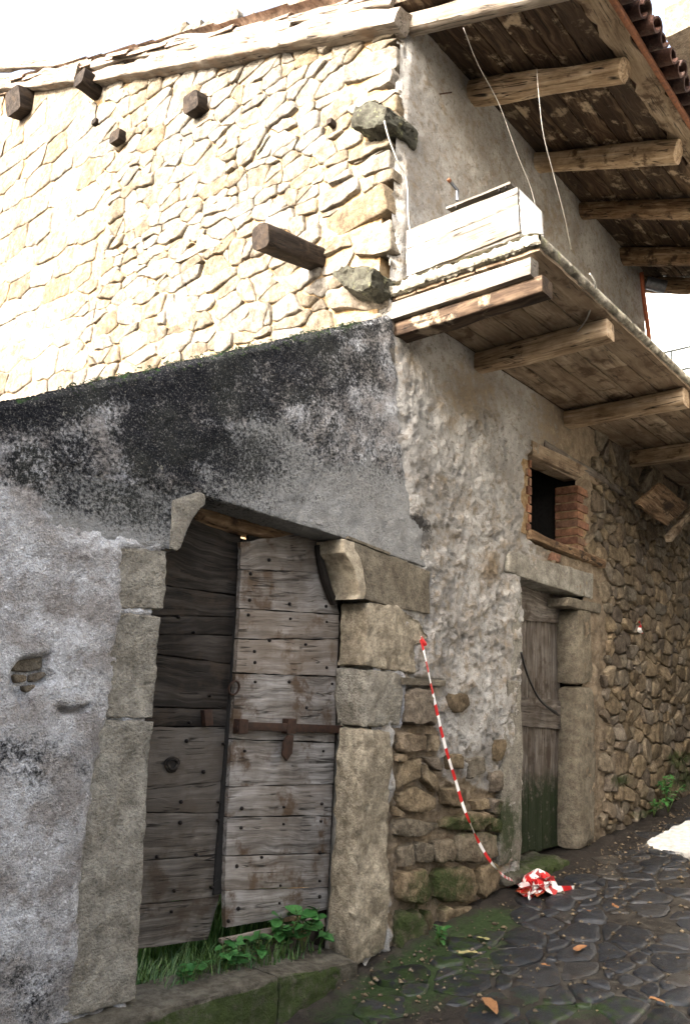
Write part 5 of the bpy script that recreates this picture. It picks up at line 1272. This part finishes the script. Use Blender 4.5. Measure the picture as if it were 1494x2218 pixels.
# barrier tape
def ribbon(pts, wd, side, n=120, tw=0.0, seed=0, cr=0.0):
    C = curve(pts, n); v, f, g = [], [], []; L = 0
    for i, p in enumerate(C):
        if i: L += np.linalg.norm(p-C[i-1])
        t = C[min(i+1, n-1)]-C[max(i-1, 0)]; t /= np.linalg.norm(t)+1e-9
        sd_ = side-t*(side @ t); sd_ /= np.linalg.norm(sd_)+1e-9; nn = np.cross(t, sd_)
        a_ = tw*i/n+cr*vnoise(np.array([[L*6, seed, 0]]), 3)[0]; e = math.cos(a_)*sd_+math.sin(a_)*nn
        for k in (-1, 0, 1): v.append(p+e*wd*k/2+nn*(0.006*(k == 0))); g.append((L, k*wd/2, 0))
    for i in range(n-1):
        for k in range(2): q = i*3+k; f.append((q, q+1, q+4, q+3))
    return np.array(v), f, np.array(g)
tape = thing('barrier_tape', 'red and white barrier tape hanging from the wall to a crumpled heap', 'tape', GR(1155, 1925))
pile = GR(1150, 1930)
A0 = S(911, 1384, -.02)
pts = [A0, S(922, 1430, -.05), S(940, 1515, -.06), S(962, 1610, -.09), S(986, 1690, -.12), S(1008, 1760, -.16), S(1045, 1840, -.22), S(1085, 1893, -.28), GR(1118, 1918)+np.array([0, 0, .03])]
v, f, g = ribbon(pts, 0.022, np.array([1.0, 0, 0.1]), 140, 2.2, 1, 0.8); mobj('hanging_strip', v, f, 'tape', tape, True, g)
v, f, g = ribbon([A0+np.array([-.01, -.01, .02]), A0+np.array([0.0, -.03, -.02]), A0+np.array([.02, -.03, -.05])], 0.03, np.array([1.0, 0, 0.3]), 12, 1.0, 2, .5); mobj('knotted_end', v, f, 'tape', tape, True, g)
tr = random.Random(5)
for k in range(9):
    c = GR(1160, 1938)+np.array([0, 0, 0.02]); P = []
    n_ = 6; a0 = tr.uniform(0, 6.28)
    for j in range(n_):
        a_ = a0+j*tr.uniform(0.6, 1.3); r_ = tr.uniform(0.03, 0.17)
        P.append(c+np.array([1.25*r_*math.cos(a_), r_*0.8*math.sin(a_), max(0.012, tr.uniform(0.0, 0.12))+0.115*r_*math.cos(a_)]))
    v, f, g = ribbon(P, 0.055, np.array([tr.uniform(-.4, .4), tr.uniform(-.4, .4), 1.0]), 40, tr.uniform(-3, 3), k, 1.2); mobj('crumpled_strip', v, f, 'tape', tape, True, g)
v, f, g = ribbon([GR(1175, 1936)+np.array([0, 0, .05]), GR(1205, 1934)+np.array([0, 0, .03]), GR(1242, 1930)+np.array([0, 0, .02])], 0.05, np.array([0, 1.0, 0.6]), 24, 1.5, 4, .6); mobj('loose_end', v, f, 'tape', tape, True, g)
# red rag under the tape
rv, rf = [], []; rc = GR(1155, 1942)
for j in range(9):
    for i in range(9):
        x_, y_ = (i/8-.5)*0.26, (j/8-.5)*0.20; rv.append((rc[0]+x_, rc[1]+y_, gz(rc[0]+x_)+0.045))
rv = np.array(rv); rv[:, 2] += np.abs(fbm(rv, 14, 3, 400))*0.07
for j in range(8):
    for i in range(8): q_ = j*9+i; rf.append((q_, q_+1, q_+10, q_+9))
tag(mobj('red_rag', rv, rf, 'redcloth', None, True, None), 'crumpled orange-red rag lying under the heap of tape', 'rag')
# scrap of red tape in the rubble far along the wall
v, f, g = ribbon([S(1383, 1345, -.08), S(1387, 1355, -.10), S(1384, 1364, -.09), S(1388, 1372, -.09)], 0.05, np.array([1.0, 0, 0.2]), 16, 2, 7, 1.0)
tag(mobj('tape_scrap', v, f, 'tape', None, True, g), 'small red and white tape scrap caught in the rubble right of the small door', 'tape')

# --- plants
def leaf_mesh(kind):
    v, f = [], []
    if kind == 'broad':
        out = [(0, 0), (.28, .08), (.42, .26), (.40, .48), (.26, .74), (.10, .92), (0, 1.0)]
    else:
        out = [(0, 0), (.10, .05), (.22, .18), (.14, .28), (.27, .44), (.17, .55), (.22, .72), (.08, .88), (0, 1.0)]
    n = len(out)
    for (x_, y_) in out: v.append((x_, y_, 0.10*x_*2-0.18*y_*y_))
    for (x_, y_) in out: v.append((0, y_, -0.18*y_*y_-.02))
    for (x_, y_) in out: v.append((-x_, y_, 0.10*x_*2-0.18*y_*y_))
    for i in range(n-1): f.append((i, i+1, n+i+1, n+i)); f.append((n+i, n+i+1, 2*n+i+1, 2*n+i))
    me = bpy.data.meshes.new('leaf'); me.from_pydata(v, [], f); me.validate(); me.polygons.foreach_set('use_smooth', np.ones(len(me.polygons), bool)); me.materials.append(MT['leaf']); return me
LB_, LN_ = leaf_mesh('broad'), leaf_mesh('narrow')
def plant(base, h_, spread, nstem, nleaf, size, label, seed, mesh=None, lean=(0, -.3, 0)):
    rs = random.Random(seed); t = thing('weed_plant', label, 'plant', base, 'weeds at the foot of the walls'); b = np.array(base); mesh = mesh or LB_
    st = Acc()
    for s in range(nstem):
        a_ = rs.uniform(0, 6.28); tip = b+np.array([math.cos(a_)*spread*rs.uniform(.3, 1), math.sin(a_)*spread*.5*rs.uniform(.3, 1), h_*rs.uniform(.6, 1)])+np.array(lean)*h_*.4
        mid_ = lerp(b, tip, .55)+np.array([0, 0, .1*h_]); C = curve([b, mid_, tip], 8); st.add(*tube(C, [0.004]*6+[.003, .002], 5))
        for j in range(nleaf):
            s_ = 0.3+0.7*(j+rs.random())/nleaf; p = C[min(7, int(s_*7))]
            o = bpy.data.objects.new('leaf', mesh); link(o, t, p+np.array([rs.gauss(0, .012), rs.gauss(0, .012), rs.gauss(0, .01)]))
            k = size*rs.uniform(.6, 1.15); o.scale = (k, k, k); o.rotation_euler = (rs.uniform(-0.3, 0.7), rs.uniform(-.4, .4), rs.uniform(0, 6.28))
    o = st.build('stem', 'stem', t); o['kind'] = 'stuff'; return t
yg = 0.12
for k, (p, h_, sp, ns, nl_, sz) in enumerate((((560, 2075), .22, .12, 4, 4, .075), ((610, 2070), .26, .16, 5, 5, .10), ((655, 2065), .30, .16, 5, 5, .11), ((690, 2085), .16, .10, 3, 4, .08))):
    plant(S(p[0], p[1]+8, 0.16)*np.array([1, 1, 0])+np.array([0, 0, yg]), h_, sp, ns, nl_, sz, ['small broad-leaved weed in the grass before the doors', 'bushy broad-leaved weed under the right door leaf', 'tallest leafy weed against the right door foot', 'low weed beside the pier foot inside the threshold'][k], 500+k)
for k, (x_, lab) in enumerate(((405, 'low leafy weed at the left end of the grass'), (445, 'small weed in the grass under the broken left leaf'), (480, 'weed rising through the gap between the door leaves'), (540, 'spreading weed left of the kick board'))):
    plant(np.array([S(x_, 2080, .15)[0], .13+.05*(k % 2), yg]), .13+.05*(k == 2), .11, 5, 6, .05, lab, 530+k, LN_ if k % 2 else LB_)
plant(np.array([S(505, 2060, .15)[0], .16, yg]), .20, .08, 3, 6, .09, 'pale jagged-leaved weed in front of the grass', 510, LN_)
q_ = GR(948, 2050); plant(q_, .17, .09, 4, 4, .055, 'small weed growing from the wall foot near the pier', 512, LB_)
q_ = S(1445, 1748, -.15); plant(np.array([q_[0], q_[1], gz(q_[0])+.03]), .42, .30, 9, 7, .09, 'leafy green weed at the far end of the rubble wall foot', 514, LN_)
q_ = S(1415, 1765, -.1); plant(np.array([q_[0], q_[1], gz(q_[0])+.03]), .22, .16, 5, 6, .07, 'low weed left of the far leafy weed', 515, LN_)
# grass before and under the doors
gv_, gf_ = [], []; gr = random.Random(9); n = 0
for k in range(3600):
    x_ = gr.uniform(3.08, 4.35); y_ = gr.uniform(0.06, 0.85); z_ = 0.10 if y_ > .2 else 0.12
    dens = math.exp(-((x_-3.40)/.42)**2)+0.25
    if gr.random() > dens: continue
    hgt_ = gr.choice([gr.uniform(.03, .08), gr.uniform(.03, .08), gr.uniform(.05, .17)])*(1.5 if (abs(x_-3.5) < .12) else 1); a_ = gr.uniform(0, 6.28); ln = gr.uniform(.2, .8)*hgt_; w_ = gr.uniform(.003, .006)
    dx_, dy_ = math.cos(a_), math.sin(a_)
    for s_ in (0, .5, 1):
        ww = w_*(1-s_*.9); px_, py_ = x_+dx_*ln*s_*s_, y_+dy_*ln*s_*s_; gv_ += [(px_-dy_*ww, py_+dx_*ww, z_+hgt_*s_*(1-.15*s_)), (px_+dy_*ww, py_-dx_*ww, z_+hgt_*s_*(1-.15*s_))]
    gf_ += [(n, n+1, n+3, n+2), (n+2, n+3, n+5, n+4)]; n += 6
for k in range(1500):
    x_ = gr.uniform(3.25, 4.55); y_ = gr.uniform(0.55, 1.15); z_ = 0.10; hgt_ = gr.uniform(.25, .62); a_ = gr.uniform(0, 6.28); ln = gr.uniform(.2, .6)*hgt_; w_ = gr.uniform(.004, .010)
    dx_, dy_ = math.cos(a_), math.sin(a_)
    for s_ in (0, .5, 1):
        ww = w_*(1-s_*.9); px_, py_ = x_+dx_*ln*s_*s_, y_+dy_*ln*s_*s_; gv_ += [(px_-dy_*ww, py_+dx_*ww, z_+hgt_*s_*(1-.15*s_)), (px_+dy_*ww, py_-dx_*ww, z_+hgt_*s_*(1-.15*s_))]
    gf_ += [(n, n+1, n+3, n+2), (n+2, n+3, n+5, n+4)]; n += 6
o = mobj('grass', gv_, gf_, 'grass', None, True); o['kind'] = 'stuff'; tag(o, 'bright green grass growing between threshold and door feet', 'grass')
# moss cushions along the top of the courtyard wall
mv, mf = [], []; n = 0
for k in range(330):
    x_ = gr.uniform(1.6, 4.3)
    if vnoise(np.array([[x_*3.1, 0, 0]]), 9)[0] < 0.1: continue
    y_ = gr.uniform(-0.03, 0.06); r_ = gr.uniform(.006, .018); zc = float(wtop(x_))-gr.uniform(-.004, .02)-(0.06*gr.random() if y_ < 0 else 0)
    for j in range(14):
        a_, b_ = gr.uniform(0, 6.28), gr.uniform(0.1, 1.5); d = np.array([math.cos(a_)*math.cos(b_), math.sin(a_)*math.cos(b_), math.sin(b_)]); p = np.array([x_, y_, zc])+d*r_
        e = np.cross(d, [gr.random(), gr.random(), gr.random()]); e = e/np.linalg.norm(e)*r_*.45; u_ = np.cross(d, e)
        mv += [p-e*.6, p+e*.6, p+d*r_*.5+u_*.3]; mf.append((n, n+1, n+2)); n += 3
o = mobj('moss', mv, mf, 'mossm', None, False); o['kind'] = 'stuff'; tag(o, 'dark green moss cushions along the sloping wall top', 'moss')
# fallen leaves and small litter
def fallen(px_, py_, size, mat, label, seed, name='fallen_leaf', cat='leaf'):
    rs = random.Random(seed); c = GR(px_, py_); a_ = rs.uniform(0, 6.28); v, f = [], []; n_ = 12
    for i in range(n_):
        t_ = 2*math.pi*i/n_; r_ = size*(0.55+0.45*abs(math.cos(t_)))*(1+rs.uniform(-.18, .18)); x_, y_ = r_*math.cos(t_), 0.55*r_*math.sin(t_)
        v.append((c[0]+x_*math.cos(a_)-y_*math.sin(a_), c[1]+x_*math.sin(a_)+y_*math.cos(a_), 0)); 
    v.append((c[0], c[1], 0)); v = np.array(v); v[:, 2] = gz(v[:, 0])+0.038+np.array([rs.uniform(0, .25)*size for _ in range(n_)]+[0.0])
    f = [(i, (i+1) % n_, n_) for i in range(n_)]
    return tag(mobj(name, v, f, mat, None, True), label, cat, 'litter on the cobbles')
fallen(1062, 2195, .10, 'dry', 'large curled brown leaf at the bottom of the cobbles', 1)
fallen(1255, 2068, .06, 'dry', 'brown oak leaf lying right of the middle of the street', 2)
fallen(1180, 2105, .035, 'dry', 'small reddish leaf below the oak leaf', 3)
fallen(1420, 2183, .05, 'dry', 'narrow brown leaf near the lower right corner', 4)
fallen(1332, 1975, .045, 'dry', 'round reddish leaf clump right of the tape heap', 5)
fallen(1045, 2046, .045, 'paleleaf', 'pale yellow leaf on mossy cobbles left of centre', 6)
fallen(1012, 2078, .07, 'paleleaf', 'broad pale leaf pressed flat on mossy cobbles', 7)
fallen(1275, 1985, .02, 'dry', 'tiny orange leaf left of the reddish clump', 8)

# ================================================================== other houses
def far_house(name, label, x0, x1, y0, y1, z0, z1, wallmat, wins, eave=0.4, ridge=1.4, axis_='x', roofmat='tile', nofloor=False):
    t = thing(name, label, 'house', ((x0+x1)/2, (y0+y1)/2, z0)); 
    w_ = mobj('wall', *box(x0, x1, y0, y1, z0, z1), wallmat, t, False)
    a = Acc(); ex0, ex1, ey0, ey1 = x0-eave, x1+eave, y0-eave, y1+eave
    if axis_ == 'x':
        ym = (y0+y1)/2; v = [(ex0, ey0, z1-.1), (ex1, ey0, z1-.1), (ex1, ym, z1+ridge), (ex0, ym, z1+ridge), (ex0, ey1, z1-.1), (ex1, ey1, z1-.1)]
        v += [(p[0], p[1], p[2]+.16) for p in v]
        f = [(0, 3, 2, 1), (3, 4, 5, 2), (6, 7, 8, 9), (9, 8, 11, 10), (0, 1, 7, 6), (4, 10, 11, 5), (0, 6, 9, 3), (3, 9, 10, 4), (1, 2, 8, 7), (2, 5, 11, 8)]
        g_ = [(x0+.01, y0, z1), (x0+.01, y1, z1), (x0+.01, ym, z1+ridge-.1), (x1-.01, y0, z1), (x1-.01, y1, z1), (x1-.01, ym, z1+ridge-.1)]
    else:
        xm_ = (x0+x1)/2; v = [(ex0, ey0, z1-.1), (ex0, ey1, z1-.1), (xm_, ey1, z1+ridge), (xm_, ey0, z1+ridge), (ex1, ey0, z1-.1), (ex1, ey1, z1-.1)]
        v += [(p[0], p[1], p[2]+.16) for p in v]
        f = [(0, 1, 2, 3), (3, 2, 5, 4), (6, 9, 8, 7), (9, 10, 11, 8), (0, 6, 7, 1), (4, 5, 11, 10), (0, 3, 9, 6), (3, 4, 10, 9), (1, 7, 8, 2), (2, 8, 11, 5)]
        g_ = [(x0, y0+.01, z1), (x1, y0+.01, z1), (xm_, y0+.01, z1+ridge-.1), (x0, y1-.01, z1), (x1, y1-.01, z1), (xm_, y1-.01, z1+ridge-.1)]
    a.add(v, f); a.build('roof', roofmat, t, False, (0, 0, 0))
    mobj('gable_end', g_[:3], [(0, 1, 2)], wallmat, t, False); mobj('gable_end', g_[3:], [(0, 2, 1)], wallmat, t, False)
    for (face, c, zc, ww, hh_) in wins:
        if face == 'x0': fr, gl = box(x0-.05, x0+.02, c-ww/2, c+ww/2, zc-hh_/2, zc+hh_/2), box(x0-.06, x0-.045, c-ww/2+.07, c+ww/2-.07, zc-hh_/2+.07, zc+hh_/2-.07)
        elif face == 'x1': fr, gl = box(x1-.02, x1+.05, c-ww/2, c+ww/2, zc-hh_/2, zc+hh_/2), box(x1+.045, x1+.06, c-ww/2+.07, c+ww/2-.07, zc-hh_/2+.07, zc+hh_/2-.07)
        elif face == 'y1': fr, gl = box(c-ww/2, c+ww/2, y1-.02, y1+.05, zc-hh_/2, zc+hh_/2), box(c-ww/2+.07, c+ww/2-.07, y1+.045, y1+.06, zc-hh_/2+.07, zc+hh_/2-.07)
        else: fr, gl = box(c-ww/2, c+ww/2, y0-.05, y0+.02, zc-hh_/2, zc+hh_/2), box(c-ww/2+.07, c+ww/2-.07, y0-.06, y0-.045, zc-hh_/2+.07, zc+hh_/2-.07)
        wf = mobj('window', *fr, 'smalldoor', t, False, np.array(fr[0])); mobj('pane', *gl, 'glass', wf, False)
    return t
# unseen house added behind and left of the viewpoint to shade the near street
E0 = 0.44+(8.45+4.0)*math.tan(SUN_EL)
far_house('shading_house', 'unseen grey house added behind the viewpoint to shade the street and yard', -9.0, -4.0, -9.5, 4.2, -1.5, E0-0.06, 'greyrender', [('x1', -7.5, 1.5, 0.9, 1.3), ('x1', -4.5, 1.5, 0.9, 1.3), ('x1', -1.5, 0.6, 1.0, 2.0)], 0.0, 0.0, 'y')
far_house('opposite_shade_house', 'tall unseen house added across the street to darken the right side', 3.2, 8.6, -13.0, -5.4, -1.0, 7.6, 'greyrender', [('y1', 4.6, 1.4, 1.0, 2.0), ('y1', 7.0, 1.8, 1.0, 1.4), ('y1', 4.6, 4.8, 1.0, 1.4), ('y1', 7.0, 4.8, 1.0, 1.4)], 0.5, 1.6, 'x')  # added out of view to cut the sky light on the right
# across the street, the corner of its eaves just enters the picture
cr_ = ray(1440, 82); tE = (-0.95-CAM[1])/cr_[1]; EC = CAM+cr_*tE
nb_ = thing('neighbour_house', 'grey house across the street, only its dark eaves corner showing at upper right', 'house', (EC[0]+4, EC[1]-4, 0.3))
mobj('wall', *box(EC[0]+0.7, EC[0]+8, EC[1]-8, EC[1]-0.75, 0.2, EC[2]+.06), 'greyrender', nb_, False)
v, f = box(EC[0]+0.0, EC[0]+9, EC[1]-9, EC[1]+0.0, EC[2], EC[2]+0.42)
mobj('eaves_slab', v, f, 'sidestone', nb_, False, None, (0, 0, 0))
v, f = box(EC[0]+0.25, EC[0]+9, EC[1]-9, EC[1]-0.25, EC[2]+.42, EC[2]+0.75); mobj('roof', v, f, 'tile', nb_, False, None, (0, 0, 0))
for k in range(3):
    c = EC[0]+1.8+k*2.1
    for zc in (2.4, 5.2):
        wf = mobj('window', *box(c-.5, c+.5, EC[1]-0.77, EC[1]-.70, zc-.7, zc+.7), 'smalldoor', nb_, False, np.array(box(c-.5, c+.5, EC[1]-0.77, EC[1]-.70, zc-.7, zc+.7)[0])); mobj('pane', *box(c-.42, c+.42, EC[1]-.705, EC[1]-.69, zc-.62, zc+.62), 'glass', wf, False)
# white house farther up the street, behind the balcony's end
wh = far_house('white_house', 'sunlit white house farther up the street behind the balcony end', 15.0, 22.0, -1.6, 8.0, 0.8, 13.0, 'whitewash', [('x0', 2.2, 3.4, 0.9, 1.4), ('x0', 2.2, 6.0, 0.9, 1.4), ('x0', -0.9, 4.0, .8, 1.3)], 0.4, 1.6, 'y')
rp0, rp1 = S(1425, 764, .0), None
def GX(px_, py_, x_): return G(px_, py_, x_)
rx_ = 14.3
ra = [GX(1428, 766, rx_), GX(1530, 722, rx_), GX(1462, 806, rx_), GX(1530, 780, rx_)]
rail = thing('balcony_railing', 'thin dark iron railing on the white house, right edge', 'railing', (rx_, ra[1][1], ra[3][2]))
yA, yB = ra[0][1]+.25, ra[1][1]-1.2; zt_, zb2 = ra[0][2], ra[2][2]+0.02
for zz in (zt_, zb2):
    v, f, g = tube([(rx_, yA, zz), (rx_, yB, zz)], 0.022, 6); mobj('rail', v, f, 'railing', rail, True, g)
for k in range(6):
    yy = yA+(yB-yA)*k/5; v, f, g = tube([(rx_, yy, zb2-.35), (rx_, yy, zt_)], 0.018, 6); mobj('post', v, f, 'railing', rail, True, g)
mobj('balcony_slab', *box(rx_-.1, 15.02, yB-.1, yA+.1, zb2-.5, zb2-.34), 'whitewash', wh, False)
